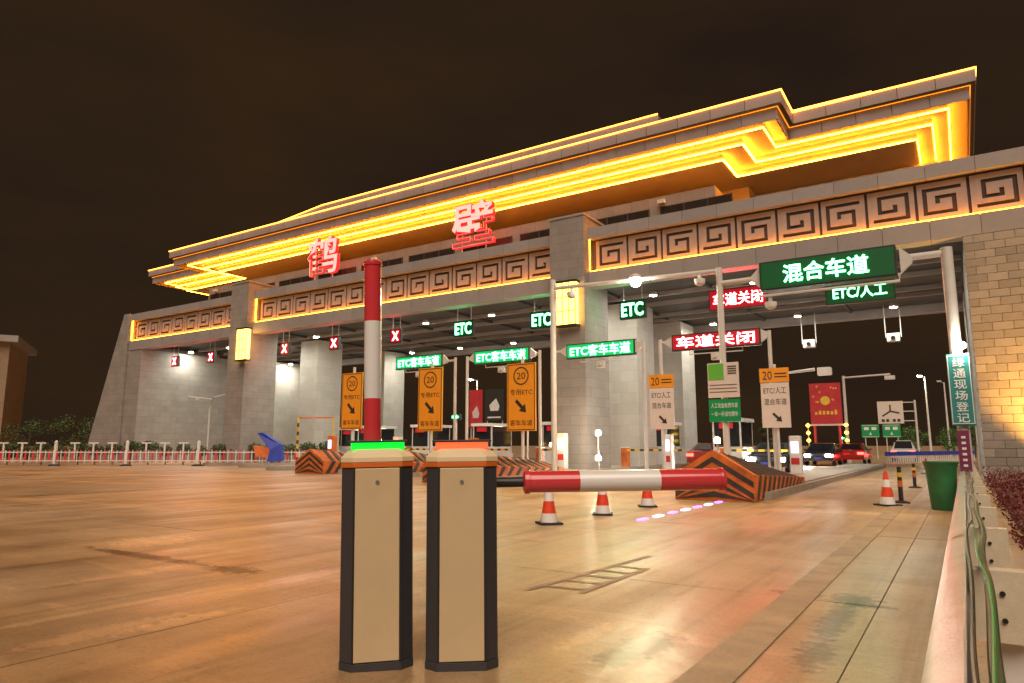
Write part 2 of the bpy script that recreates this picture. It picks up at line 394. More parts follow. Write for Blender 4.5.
# upper storey with window strips
gp(MB().box(-50.4, -8.6, 36.5, 46, 11.9, 15.01), 'upper_wall', M['soffit'])
gp(MB().box(-58, 0, 38, 46, 11.9, 15.0), 'upper_wall', M['soffit'])
gp(MB().box(-49.0, -9.0, 31.6, 36.4, 11.9, 13.55), 'window_storey', M['stone'])
wx = -48.6
while wx < -10.5:
    w = gp(MB().box(wx, wx+3.5, 31.53, 31.59, 12.05, 12.98), 'window', M['window'])
    for q in (0, 1.2, 2.35, 3.5):
        gp(MB().box(wx+q-.03, wx+q+.03, 31.49, 31.528, 12.05, 12.98), 'frame', M['groove'], w)
    wx += 4.1
for x in (-11.6, -31, -47.9):
    gp(MB().box(x-.18, x+.18, 31.3, 31.5, 13.1, 13.3), 'spot_fitting', M['steel'])

# fascia beams: lower beam, recessed frieze of key pattern tiles, upper beam
ZB, ZL, ZT, ZP = 8.95, 9.72, 11.40, 11.95
segs = [(-56.5, -42.55), (-40.65, -16.65), (-14.85, 2.75)]
def spiral_mesh(w, h, flip):
    mb = MB()
    t = .088*w                                   # width of a dark line
    lines = []                                        # (x0,x1,z0,z1) dark lines in 0..1 units
    u = t/w; v = t/h
    # border line on the left and top, then a square spiral
    sp_ = [(.16, .90, .86-v, .86), (.16, .16+u, .14, .86), (.16, .80, .14, .14+v), (.80-u, .80, .14, .64), (.40, .80, .64-v, .64), (.40, .40+u, .42, .64)]
    if flip: sp_ = [(1-b_+.06, 1-a_+.06, 1-d_, 1-c_) for a_, b_, c_, d_ in sp_]
    segs_ = [(0, u*.7, 0, 1)] + sp_
    xs = sorted({0, 1, *[a for s_ in segs_ for a in s_[:2]]}); zs = sorted({0, 1, *[a for s_ in segs_ for a in s_[2:]]})
    for j in range(len(zs)-1):
        run = None
        for i in range(len(xs)):
            dark = True
            if i < len(xs)-1:
                mx_, mz_ = (xs[i]+xs[i+1])/2, (zs[j]+zs[j+1])/2
                dark = any(a < mx_ < b and c < mz_ < d for a, b, c, d in segs_)
            if not dark and run is None: run = xs[i]
            if dark and run is not None:
                mb.box((run-.5)*w, (xs[i]-.5)*w, -.07, 0, zs[j]*h, zs[j+1]*h); run = None
    return mb.mesh('key_tile', M['frieze'])
for si, (a, b) in enumerate(segs):
    fr = gp(MB().box(a, b, 30.12, 30.4, ZL, ZT+.1), 'frieze_back', M['groove'])
    n = max(4, round((b-a-.4)/1.69)); w = (b-a-.4)/n; h = ZT-.10-ZL-.10
    me = [spiral_mesh(w, h, 0), spiral_mesh(w, h, 1)]
    for k in range(n): gi('key_tile', me[k % 2], (a+.2+w*(k+.5)-0, 30.118, ZL+.10), None).parent = gate
    # beams of stone pieces
    nb = max(4, round((b-a)/1.55)); wb = (b-a)/nb
    lo = MB().box(-wb/2+.008, wb/2-.008, 0, .75, 0, ZL-ZB).mesh('beam_stone', M['beam'])
    up = MB().box(-wb/2+.008, wb/2-.008, 0, .75, 0, ZP-ZT).mesh('beam_stone', M['beam'])
    for k in range(nb):
        gi('beam_stone', lo, (a+wb*(k+.5), 29.70, ZB)); gi('beam_stone', up, (a+wb*(k+.5), 29.74, ZT))
    gp(MB().box(a, b, 29.80, 30.6, ZB+.02, ZL-.02).box(a, b, 29.84, 30.6, ZT+.02, ZP-.03), 'beam_core', M['core'])
    gp(MB().box(a+.1, b-.05, 29.80, 29.87, ZL+.005, ZL+.06), 'led_strip', M['led_frieze'])
    gp(MB().box(a+.02, a+.07, 29.80, 29.86, ZL+.1, ZT), 'led_strip', M['led_frieze'])
    gp(MB().box(a-.12, a-.005, 29.72, 30.3, ZL-.02, ZP-.1), 'panel_return', M['soffit'])

# front pillars and the towers
for cx in (-41.6, -15.75):
    p = gp(MB().box(cx-.95, cx+.95, 29.2, 31.8, 0, 12.5), 'pillar', M['stone'])
    gp(MB().box(cx-1.0, cx+1.0, 29.15, 31.85, 12.502, 12.62), 'pillar_cap', M['beam'], p)
for cx in (-41.6, -15.75):
    for y0, y1 in ((35.5, 38.0), (42.8, 45.3)):
        gp(MB().box(cx-.95, cx+.95, y0, y1, 0, 9.25), 'pillar', M['lit_stone'])
# towers: block under the frieze, leaning cheek beyond its end
def tower(xi, xe, xo_top, xo_base):
    t_ = gp(MB().box(min(xi, xe), max(xi, xe), 29.76, 38, 0, ZB-.012), 'tower', M['stone'])
    vs = []
    for z, xo in ((0, xo_base), (12.0, xo_top)):
        vs += [(xe, 29.60, z), (xo, 29.60, z), (xo, 38, z), (xe, 38, z)]
    gp(MB().add(vs, [(0, 1, 2, 3), (4, 5, 6, 7), (0, 1, 5, 4), (1, 2, 6, 5), (2, 3, 7, 6), (3, 0, 4, 7)]), 'cheek_wall', M['stone'], t_)
    return t_
tower(-54.7, -56.63, -57.45, -62.1)
rt = tower(.55, 2.88, 3.4, 7.9)
gp(MB().box(-57, -54.7, 42.5, 47, 0, 9.25), 'pillar', M['lit_stone']); gp(MB().box(.55, 3, 42.5, 47, 0, 9.25), 'pillar', M['lit_stone'])
bw, bh = .62, .298
bme = MB().box(-bw/2+.008, bw/2-.008, 0, .05, .008, bh-.008).mesh('stone_block', M['block'])
for j in range(30):
    z = j*bh; x = .55 + (.31 if j % 2 else .0) + bw/2
    if j % 2: gi('stone_block', bme, (.55+.155, 29.712+random.uniform(-.006, .006), z), rt).scale = (.5, 1, 1)
    while x + bw/2 < 2.86:
        gi('stone_block', bme, (x, 29.712+random.uniform(-.006, .006), z), rt); x += bw
    x = 2.88 + (.31 if j % 2 else 0) + bw/2
    while x + bw/2 < min(7.9-4.5*(z+bh)/12, 5.6):
        gi('stone_block', bme, (x, 29.55+random.uniform(-.006, .006), z), rt); x += bw

# canopy ceiling with beams
gp(MB().box(-56.5, 2.7, 30.65, 47.2, 9.45, 9.7), 'ceiling', M['ceiling'])
for y in (34.6, 37.0, 40.5, 42.2): gp(MB().box(-54.6, .5, y, y+.18, 9.22, 9.448), 'ceiling_beam', M['beam'])
gp(MB().box(-56.5, 2.7, 46.2, 46.9, 8.95, 9.448), 'rear_beam', M['beam'])
LX = [-2.6-5.1*k for k in range(11)]
for x in LX[:10]: gp(MB().box(x+2.4, x+2.56, 30.7, 46.1, 9.30, 9.447), 'ceiling_rib', M['ceiling'])

# ceiling lights
dl_b = MB().lathe([(.20, 0), (.22, .02), (.22, .12), (.12, .22)], 14).mesh('housing', M['steel'])
dl_d = MB().lathe([(.17, -.012), (.17, -.002)], 14).mesh('lens', M['down'])
for x in LX:
    for y in (33.4, 43.7):
        t = thing('ceiling_light', 'round white downlight fixed under the gate canopy ceiling', 'ceiling light', (x-.15, y, 9.0), 0, 'downlights under the canopy')
        inst('housing', dl_b, t); inst('lens', dl_d, t)

# ---- the two red characters standing on the frieze
for s, x, lab in (('鹤', -34.0, 'large red lit character at the left, standing on the gate frieze'), ('壁', -21.95, 'large red lit character at the right, standing on the gate frieze')):
    t = thing('sign_letter', lab, 'sign letter', (x, 29.75, ZP))
    text(s, 2.85, 2.55, M['red_char_side'], t, (0, .10, 1.55), depth=.24, name='letter_body', bold=.02)
    text(s, 2.80, 2.50, M['red_char'], t, (0, -.02, 1.55), depth=.03, name='letter_face', bold=.012)
    MB().box(-.85, -.79, .14, .2, .0, 2.2).box(.79, .85, .14, .2, 0, 2.2).box(-.9, .9, .14, .2, .36, .42).build('support', M['steel'], t)

# ---- lit lanterns on the pillars
for x, lab in ((-40.55, 'tall glowing yellow lantern box on the far left pillar'), (-15.6, 'tall glowing yellow lantern box on the middle pillar')):
    t = thing('wall_lantern', lab, 'lantern', (x, 28.95, 7.0))
    MB().box(-.52, .52, -.18, .14, .05, 2.1).build('glow_box', M['lantern'], t)
    MB().box(-.58, .58, -.22, .2, 2.1, 2.22).box(-.58, .58, -.22, .2, -.05, .05).build('casing', M['dark'], t)
    for q in (-.52, -.17, .17, .52): MB().box(q-.02, q+.02, -.205, -.185, .05, 2.1).build('glazing_bar', M['yellow'], t)
    for q in (.7, 1.4): MB().box(-.54, .54, -.225, -.207, q-.02, q+.02).build('glazing_bar', M['yellow'], t)

# ---- signs hanging under the canopy
def hang_sign(label, x, z, w, h, words, kind, tw=None, th=None, y=31.2, drop=9.45, group=None):
    t = thing('hanging_sign', label, 'lane sign', (x, y, z), 0, group)
    MB().box(-w/2, w/2, 0, .22, -h/2, h/2).build('casing', M['dark'], t)
    MB().box(-w/2+.04, w/2-.04, -.012, -.002, -h/2+.04, h/2-.04).build('screen', M[kind+'_bg'], t)
    text(words, tw or w*.84, th or h*.72, M[kind+'_txt'], t, (0, -.016, 0), bold=.012 if words in ('ETC', 'X') else .004)
    for s in (-1, 1): MB().tube([(s*w*.36, .1, h/2), (s*w*.36, .1, drop-z)], .025, 6).build('hanger', M['steel'], t)
    return t
for i, (x, lab) in enumerate(((-13.2, 'green lit ETC sign hanging just right of the middle pillar'), (-18.4, 'green lit ETC sign hanging just left of the middle pillar'), (-23.6, 'green lit ETC sign hanging farthest left of the ETC signs'))):
    hang_sign(lab, x, 7.93, 1.35, .92, 'ETC', 'green', group='green ETC signs under the canopy')
for x, lab in ((-28.8, 'small red X sign hanging nearest the green ETC signs'), (-34.2, 'small red X sign hanging second from the green ETC signs'), (-39.1, 'small red X sign hanging just right of the left pillar'),
               (-47.6, 'small red X sign hanging just left of the left pillar'), (-52.4, 'small red X sign hanging farthest left near the tower')):
    hang_sign(lab, x, 7.95, .85, .85, 'X', 'red', .52, .55, group='red X signs under the canopy')
hang_sign('red lit closed lane sign hanging under the canopy behind the tall white pole', -8.1, 7.9, 2.6, .95, '车道关闭', 'red', 2.2, .58)
hang_sign('green lit sign hanging under the canopy behind the large mixed lane sign', -3.15, 7.62, 2.6, .95, 'ETC/人工', 'green', 2.0, .55)
# small cameras hanging at the rear
for x, lab in ((-7.6, 'small grey box hanging on two rods at the rear, left one'), (-3.0, 'small grey box hanging on two rods at the rear, right one')):
    t = thing('hanging_camera', lab, 'camera', (x, 45.6, 7.3))
    MB().box(-.35, .35, -.2, .2, 0, .5).build('housing', M['steel'], t, bevel=.04)
    MB().tube([(0, -.2, .2), (0, -.32, .2)], .12, 10).build('lens', M['glass'], t)
    for s in (-.4, .4): MB().tube([(s, 0, .25), (s, 0, 2.15)], .03, 6).build('rod', M['steel'], t)

# ================================================================== ISLANDS, CUSHIONS, BOOTHS
IX = [-5.1-5.13*k for k in range(8)]
IY = [17.0, 21.5, 19.6, 21.5, 22.5, 24, 26, 27]
where = ['nearest the guardrail', 'second from the guardrail', 'carrying the middle pillar', 'fourth from the guardrail', 'fifth from the guardrail', 'sixth from the guardrail', 'seventh from the guardrail', 'carrying the left pillar']
def island(i):
    x, y0 = IX[i], IY[i]; w = 1.05
    t = thing('traffic_island', 'low concrete toll lane island, the one '+where[i], 'traffic island', (x, y0, 0))
    pts = [(w, 30), (-w, 30)] + [(w*math.cos(a), -w*.9*math.sin(a)+.95) for a in [math.pi*(1-k/8) for k in range(9)]]
    MB().prism(pts, 'z', .003, .18).build('kerb', M['concrete'], t)
    pts2 = [(px*.86, 30 if py > 20 else .95+(py-.95)*.86) for px, py in pts]
    MB().prism(pts2, 'z', .182, .22).build('top', M['concrete'], t)
    return t
for i in range(8): island(i)
def cushion(i, label, hmax=1.28, L=6.0, hback=.35, y=None):
    """gable fronted crash cushion with black chevrons, falling away to the rear"""
    x, y0 = IX[i], (IY[i]-.35 if y is None else y); w = .95
    t = thing('crash_cushion', label, 'crash cushion', (x, y0, .0))
    hs = hmax*.52; hb = hback
    f = [(-w, 0, .005), (w, 0, .005), (w, 0, hs), (0, 0, hmax), (-w, 0, hs)]
    b = [(-w, L, .225), (w, L, .225), (w, L, hb), (0, L, hb+.25), (-w, L, hb)]
    MB().add(f+b, [(0, 4, 3, 2, 1), (5, 6, 7, 8, 9), (0, 1, 6, 5), (1, 2, 7, 6), (2, 3, 8, 7), (3, 4, 9, 8), (4, 0, 5, 9)]).build('body', M['orange'], t)
    # chevrons on the front
    def top(xx): return hmax + (hs-hmax)*abs(xx)/w
    k = 0
    z = .10
    while z < hmax-.1:
        for s in (-1, 1):
            pts = [(0, z), (0, z+.13), (s*w*.985, z+.13-(hmax-hs)), (s*w*.985, z-(hmax-hs))]
            cl = []
            for a, c in pts: cl.append((a, max(c, .02)))
            if max(c for a, c in cl)-min(c for a, c in cl) > .04 or cl[0][1] > .05:
                MB().prism(cl, 'y', -.012, -.002).build('chevron', M['stripe'], t)
        z += .27
    # slanting stripes along both sides and on the sloping tops
    n = 11
    for s in (-1, 1):
        for k in range(n):
            q0 = .15+k*(L-.5)/n; q1 = q0+.24; lean = .38
            def sidez(q): return hs+(hb-hs)*q/L
            def ridge(q): return hmax+(hb+.25-hmax)*q/L
            zb = lambda q: .02+.205*q/L
            xx = s*(w+.006)
            pts = [(xx, q0, zb(q0)+.01), (xx, q1, zb(q1)+.01), (xx, q1+lean, sidez(q1+lean)-.005), (xx, q0+lean, sidez(q0+lean)-.005)]
            MB().add(pts+[(p[0]-s*.02, p[1], p[2]) for p in pts], [(0, 1, 2, 3), (4, 7, 6, 5), (0, 4, 5, 1), (1, 5, 6, 2), (2, 6, 7, 3), (3, 7, 4, 0)]).build('stripe', M['stripe'], t)
            pts = [(s*w*.99, q0+lean, sidez(q0+lean)+.012), (s*w*.99, q1+lean, sidez(q1+lean)+.012), (s*.02, q1+lean*1.6, ridge(q1+lean*1.6)+.008), (s*.02, q0+lean*1.6, ridge(q0+lean*1.6)+.008)]
            if q1+lean*1.6 < L-.05:
                MB().add(pts+[(p[0], p[1], p[2]-.03) for p in pts], [(0, 1, 2, 3), (4, 7, 6, 5), (0, 4, 5, 1), (1, 5, 6, 2), (2, 6, 7, 3), (3, 7, 4, 0)]).build('stripe', M['stripe'], t)
    return t
cushion(0, 'orange crash cushion with black chevrons on the island nearest the guardrail', 1.2)
cushion(2, 'orange and black striped crash cushion sloping down behind the right barrier cabinet', 1.2, 7)
cushion(3, 'orange and black striped crash cushion seen between the two barrier cabinets', 1.3, 6)
cushion(4, 'orange and black striped crash cushion seen just left of the barrier cabinets', 1.15, 6)

def booth(i, y, label):
    x = IX[i]; t = thing('toll_booth', label, 'toll booth', (x, y, .22))
    MB().box(-.72, .72, 0, 2.3, 0, 1.0).build('base', M['steel'], t)
    MB().box(-.82, .82, -.1, 2.4, 2.3, 2.48).build('roof', M['white'], t)
    for sx in (-.69, .69):
        for yy in (.03, 2.27): MB().box(sx-.04, sx+.04, yy-.03, yy+.03, 1.0, 2.3).build('post', M['steel'], t)
    MB().box(-.64, .64, .0, .03, 1.03, 2.28).build('front_pane', M['glass'], t)
    for sx in (-.70, .70): MB().box(sx-.012, sx+.012, .07, 2.23, 1.03, 2.28).build('side_pane', M['glass'], t)
    MB().box(-.5, .5, .7, 1.6, 2.25, 2.29).build('ceiling_lamp', M['booth_light'], t)
    MB().box(-.35, .35, -.12, -.02, 1.95, 2.22).build('number_plate', M['red_bg'], t)
    MB().box(-.725-.01, -.725, .3, 2, .35, .6).build('stripe', M['cabinet_orange'], t)
for i in range(1, 8):
    booth(i, 36 if i not in (2, 7) else 39.2, 'small glazed toll booth on the island '+where[i])

# lane control barriers with striped arms inside the lanes
def lane_barrier(i, y, label, up=False, col='yellow', L=3.2):
    t = thing('lane_barrier', label, 'barrier', (IX[i]+.55, y, .22))
    MB().box(-.18, .18, -.18, .18, 0, .95).build('cabinet', M['orange'], t, bevel=.02)
    MB().box(-.19, .19, -.19, .19, .952, 1.0).build('lid', M['white'], t)
    arm = MB().box(.2, L, -.24, -.19, .80, .90).build('arm', M[col], t)
    for k in range(6): MB().box(.4+k*.5, .62+k*.5, -.246, -.186, .795, .905).build('stripe', M['stripe'], arm)
for i in (1, 2, 3, 4, 5): lane_barrier(i, 33.6, 'lane barrier with yellow and black striped arm on the island '+where[i])

# signal posts and card machines that crowd the islands
def machine(i, y, h, label, m):
    t = thing('card_machine', label, 'card machine', (IX[i]-.4, y, .22))
    MB().box(-.2, .2, -.2, .2, 0, h).build('housing', M[m], t, bevel=.03)
    MB().box(-.13, .13, -.212, -.202, h*.55, h*.85).build('screen', M['stud_w'], t)
    MB().box(-.15, .15, -.215, -.203, h*.25, h*.42).build('panel', M['red_sign'], t)
for i, m in ((0, 'white'), (1, 'white'), (2, 'white'), (3, 'orange'), (4, 'white'), (5, 'orange')):
    machine(i, 28.6, 1.45+.1*(i % 3), ('white' if m == 'white' else 'orange')+' card machine standing on the island '+where[i], m)
def beacon_post(x, y, z, label, m='beacon', r=.09):
    t = thing('beacon_post', label, 'beacon', (x, y, -.0 if -14.3 < x < -12 else .22)); zz = z-(0 if -14.3 < x < -12 else .22)
    MB().tube([(0, 0, 0), (0, 0, zz-r)], .035, 8).build('pole', M['steel'], t)
    MB().lathe([(r*1.15, -r-.03), (r*1.15, -r)], 12, (0, 0, zz)).build('collar', M['dark'], t)
    MB().lathe([(r*.3, r), (r*.8, r*.7), (r, 0), (r*.9, -r)][::-1], 12, (0, 0, zz)).build('lamp', M[m], t)
beacon_post(-6.2, 20.8, 1.46, 'amber beacon on a short post above the chevron cushion')
beacon_post(-15.9, 27.8, 1.35, 'amber beacon on a short post behind the sloping striped cushion')
beacon_post(-26.2, 27.5, 1.4, 'amber beacon on a short post left of the barrier cabinets')
beacon_post(-20.9, 27.0, 1.25, 'amber beacon on a short post above the right cabinet')
beacon_post(-13.62, 28.0, 1.86, 'white signal lamp on a post, the higher of the bright pair', 'street', .11)
beacon_post(-13.25, 27.2, .78, 'white signal lamp on a post, the lower of the bright pair', 'street', .11)

# ================================================================== LANE SIGNS ON POSTS (row in front of the gate)
def lane_sign(label, x, w, words, kind, xl, xr, y=27.0, z=5.42, h=.66, zp=5.62):
    t = thing('lane_sign', label, 'lane sign', (x, y, 0))
    MB().box(-w/2, w/2, -.1, .12, z-h/2, z+h/2).build('casing', M['dark'], t)
    MB().box(-w/2+.05, w/2-.05, -.115, -.103, z-h/2+.05, z+h/2-.05).build('screen', M[kind+('_glow' if kind == 'green' else '_bg')], t)
    text(words, w*.88, h*.70, M[kind+'_txt'], t, (0, -.12, z), bold=.003)
    for s, px in ((-1, xl), (1, xr)):
        if px is None: continue
        q = px-x
        pole = MB().tube([(q, 0, .22), (q, 0, zp)], .075, 10).build('pole', M['steel'], t, True)
        MB().tube([(q, 0, zp-.14), (s*(w/2+.2), 0, zp-.14)], .055, 8).build('arm', M['steel'], t, True)
        MB().add([(s*(w/2+.01), -.06, z+.28), (s*(w/2+.01), -.06, z-.22), (s*(w/2+.32), -.06, zp-.2), (s*(w/2+.32), -.06, zp-.08),
                  (s*(w/2+.01), .06, z+.28), (s*(w/2+.01), .06, z-.22), (s*(w/2+.32), .06, zp-.2), (s*(w/2+.32), .06, zp-.08)],
                 [(0, 1, 2, 3), (7, 6, 5, 4), (0, 4, 5, 1), (1, 5, 6, 2), (2, 6, 7, 3), (3, 7, 4, 0)]).build('bracket', M['steel'], t)
        MB().box(q-.16, q+.16, -.16, .16, .22, .25).build('base_plate', M['steel'], t)
    MB().tube([(-w*.3, 0, z-h/2), (-w*.3, 0, z-h/2-.16), (w*.3, 0, z-h/2-.16), (w*.3, 0, z-h/2)], .025, 6).build('hanger', M['steel'], t)
    MB().box(-.16, .16, -.12, .12, z-h/2-.45, z-h/2-.19).tube([(0, -.12, z-h/2-.32), (0, -.2, z-h/2-.32)], .08, 8).build('camera', M['steel'], t)
    return t
lane_sign('red lit closed lane sign on two white posts in front of the gate', -7.95, 3.5, '车道关闭', 'red', -10.23, -5.9)
lane_sign('green ETC car lane sign on posts, nearest the middle pillar lantern', -12.95, 3.25, 'ETC客车车道', 'green', -15.25, -10.97)
lane_sign('green ETC car lane sign on posts, above the right barrier cabinet', -18.1, 3.15, 'ETC客车车道', 'green', -20.14, -16.02, z=5.5)
lane_sign('green ETC car lane sign on posts, just right of the upright arm', -23.2, 3.1, 'ETC客车车道', 'green', None, -20.88, z=5.55)

# ---- gantry over the two right lanes and what hangs on it
t = thing('pole_gantry', 'white steel pole gantry carrying the large mixed lane sign, lamp and cameras', 'gantry', (-5.1, 18, 0))
for x, h in ((-10.2, 6.32), (-5.12, 5.98), (0, 5.72)):
    MB().tube([(x+5.1, 0, .0), (x+5.1, 0, h)], .085 if x < 0 else .12, 12).build('pole', M['steel'], t, True)
    MB().box(x+5.1-.22, x+5.1+.22, -.22, .22, .0 if x == 0 else .22, .03 if x == 0 else .25).build('base_plate', M['steel'], t)
MB().tube([(-5.1, 0, 6.05), (.0, 0, 5.9)], .06, 10).build('beam', M['steel'], t, True)
MB().tube([(0, 0, 5.55), (.85, 0, 5.55)], .07, 10).build('arm', M['steel'], t, True)
MB().tube([(5.1, 0, 5.6), (4.25, 0, 5.6)], .08, 10).build('arm', M['steel'], t, True)
for s, x in ((1, .82), (-1, 4.42)):
    MB().add([(x, -.08, 5.62), (x, -.08, 5.48), (x+s*.24, -.08, 5.25), (x+s*.24, -.08, 5.86), (x, .08, 5.62), (x, .08, 5.48), (x+s*.24, .08, 5.25), (x+s*.24, .08, 5.86)],
             [(0, 1, 2, 3), (7, 6, 5, 4), (0, 4, 5, 1), (1, 5, 6, 2), (2, 6, 7, 3), (3, 7, 4, 0)]).build('bracket', M['steel'], t)
MB().tube([(1.0, -.1, 5.24), (1.0, -.1, 5.06), (4.15, -.1, 5.06), (4.15, -.1, 5.24)], .035, 8).build('lower_rail', M['steel'], t, True)
t = thing('led_sign', 'large dark LED sign reading mixed lane in green, hung over the right lane', 'lane sign', (-2.52, 18, 5.55))
MB().box(-1.53, 1.53, -.16, .14, -.37, .37).build('casing', M['dark'], t)
MB().box(-1.49, 1.49, -.172, -.163, -.33, .33).build('screen', M['green_bg'], t)
text('混合车道', 1.92, .46, M['green_txt'], t, (.0, -.178, 0), bold=.008)
def dome(x, z, label):
    t = thing('dome_camera', label, 'camera', (x, 18, z))
    MB().tube([(0, 0, 0), (0, 0, -.12)], .05, 8).build('stem', M['white'], t)
    MB().lathe([(.06, -.30), (.13, -.25), (.15, -.17), (.15, -.12), (.05, -.1)], 14).build('housing', M['white'], t, True)
dome(-9.55, 5.97, 'white dome camera under the gantry beam beside the lantern')
dome(-5.65, 5.86, 'white dome camera under the gantry beam near its middle pole')
dome(-3.85, 5.02, 'white dome camera under the left end of the large sign')
t = thing('flood_lamp', 'very bright white flood lamp fixed on the gantry beam', 'flood lamp', (-7.45, 17.9, 5.98))
MB().lathe([(.05, .14), (.16, .08), (.17, 0)][::-1], 14).build('housing', M['steel'], t)
MB().lathe([(.03, -.24), (.10, -.21), (.14, -.15), (.15, -.08), (.14, -.004)], 16).build('lens', M['flood'], t, True)
fl = bpy.data.lights.new('flood_light', 'SPOT'); fl.energy = 420; fl.color = (1, .80, .45); fl.spot_size = R(150); fl.spot_blend = .6; fl.specular_factor = .5; fl.shadow_soft_size = .14
fo = bpy.data.objects.new('flood_light', fl); C.objects.link(fo); fo.parent = t; fo.location = (0, -.06, -.28); fo.rotation_euler = (R(-38), 0, R(-12))
# information board on the middle pole
t = thing('notice_board', 'tall pale notice board with green blocks on the white gantry pole', 'notice board', (-5.1, 17.86, 0))
MB().box(-.40, .40, 0, .03, 2.52, 3.42).build('panel', M['pale_board'], t)
MB().box(-.38, .02, -.008, -.001, 2.98, 3.40).build('green_block', M['green_plate'], t)
for k in range(4): MB().box(.12, .34, -.008, -.001, 3.30-k*.06, 3.33-k*.06).build('print_line', M['print_dark'], t)
for k in range(3): MB().box(-.36, .34, -.008, -.001, 2.84-k*.09, 2.855-k*.09).build('print_line', M['print_dark'], t)
MB().box(-.40, .40, 0, .03, 1.9, 2.48).build('green_panel', M['green_sign'], t)
text('人工现金收费车道', .68, .13, M['print_white'], t, (0, -.002, 2.32), .006); text('一车一杆请勿跟车', .68, .13, M['print_white'], t, (0, -.002, 2.10), .006)
# teal vertical sign on the right pole
t = thing('roadside_sign', 'narrow teal upright sign with white characters on the right pole', 'sign', (.02, 17.80, 0))
MB().box(-.22, .22, 0, .05, 1.72, 3.28).build('panel', M['teal'], t, bevel=.02)
MB().box(-.205, -.19, -.008, -.001, 1.76, 3.24).box(.19, .205, -.008, -.001, 1.76, 3.24).box(-.19, .19, -.008, -.001, 1.76, 1.775).box(-.19, .19, -.008, -.001, 3.225, 3.24).build('border', M['print_white'], t)
for k, ch in enumerate('绿通现场登记'): text(ch, .23, .2, M['print_white'], t, (0, -.002, 3.09-k*.24), .006, bold=.008)
MB().box(-.15, .07, .0, .04, .75, 1.62).build('lower_plate', M['plum'], t)
for k in range(6): MB().box(-.08, .0, -.008, -.001, .85+k*.12, .90+k*.12).build('print_mark', M['print_white'], t)
t = thing('pole_lamp', 'small bright lamp at the top of the teal upright sign', 'lamp', (.12, 17.72, 3.44))
MB().lathe([(.02, -.07), (.07, -.04), (.08, .02), (.03, .08)], 12).build('bulb', M['street'], t)
MB().tube([(0, 0, .05), (-.03, .18, .05)], .02, 6).build('bracket', M['steel'], t)

# ---- speed boards
def arrow(parent, x, z, s, m, y=-.035):
    mb = MB(); q = .5**.5
    def P(a, b): return (x+s*(a*q+b*q), z+s*(-a*q+b*q))
    pts = [P(-.6, -.12), P(.1, -.12), P(.1, -.36), P(.6, 0), P(.1, .36), P(.1, .12), P(-.6, .12)]
    mb.prism(pts, 'y', y-.006, y); return mb.build('arrow', m, parent)
def orange_board(label, x, y, z0, z1, w):
    t = thing('speed_board', label, 'sign board', (x, y, 0)); h = z1-z0
    MB().tube([(0, .1, .22), (0, .1, z1+.3)], .07, 10).build('pole', M['steel'], t, True)
    MB().box(-w/2, w/2, -.03, .03, z0, z1).build('panel', M['orange_board'], t)
    fr = MB()
    for a, b, c, d in ((-w/2+.04, w/2-.04, z0+.04, z0+.07), (-w/2+.04, w/2-.04, z1-.07, z1-.04), (-w/2+.04, -w/2+.07, z0+.07, z1-.07), (w/2-.07, w/2-.04, z0+.07, z1-.07)): fr.box(a, b, -.038, -.032, c, d)
    fr.build('border', M['print_dark'], t)
    zc = z1-h*.19; r = w*.27; rg = MB(); n = 24
    vs = [(rr*math.cos(2*math.pi*k/n), -.037, zc+rr*math.sin(2*math.pi*k/n)) for rr in (r, r*.86) for k in range(n)]
    rg.add(vs, [(k, (k+1) % n, n+(k+1) % n, n+k) for k in range(n)]).build('ring', M['print_dark'], t)
    text('20', w*.3, h*.1, M['print_dark'], t, (0, -.033, zc), .006)
    text('专用ETC', w*.78, h*.085, M['print_dark'], t, (0, -.033, z1-h*.43), .006, bold=0)
    arrow(t, 0, z1-h*.64, w*.42, M['print_dark'])
    text('客车车道', w*.78, h*.085, M['print_dark'], t, (0, -.033, z0+h*.12), .006, bold=0)
orange_board('tall orange speed 20 board with arrow, right of the cabinets', -15.5, 24.6, 1.9, 4.75, 1.42)
orange_board('tall orange speed 20 board with arrow, directly above the right cabinet', -20.45, 24.6, 1.95, 4.85, 1.42)
orange_board('tall orange speed 20 board with arrow, left of the upright arm', -25.5, 24.6, 2.1, 4.9, 1.42)
def white_board(label, x, y):
    t = thing('lane_board', label, 'sign board', (x, y, 0))
    MB().tube([(0, .1, .22), (0, .1, 4.3)], .06, 10).build('pole', M['steel'], t, True)
    MB().box(-.5, .5, -.03, .03, 1.95, 3.6).build('panel', M['pale_board'], t)
    MB().box(-.52, .52, -.04, .03, 3.62, 4.15).build('top_plate', M['orange_board'], t)
    text('20', .34, .32, M['print_dark'], t, (-.24, -.042, 3.88), .006, bold=0)
    MB().box(.02, .45, -.05, -.042, 3.80, 3.84).box(.02, .45, -.05, -.042, 3.92, 3.96).build('print_line', M['print_dark'], t)
    text('ETC/人工', .8, .25, M['print_dark'], t, (0, -.033, 3.32), .006, bold=0); text('混合车道', .8, .24, M['print_dark'], t, (0, -.033, 2.9), .006, bold=0)
    arrow(t, .05, 2.32, .36, M['print_dark'])
white_board('pale lane board with orange top plate, left of the gantry pole', -10.15, 26.75)
white_board('pale lane board with orange top plate, right of the gantry pole', -5.75, 26.75)

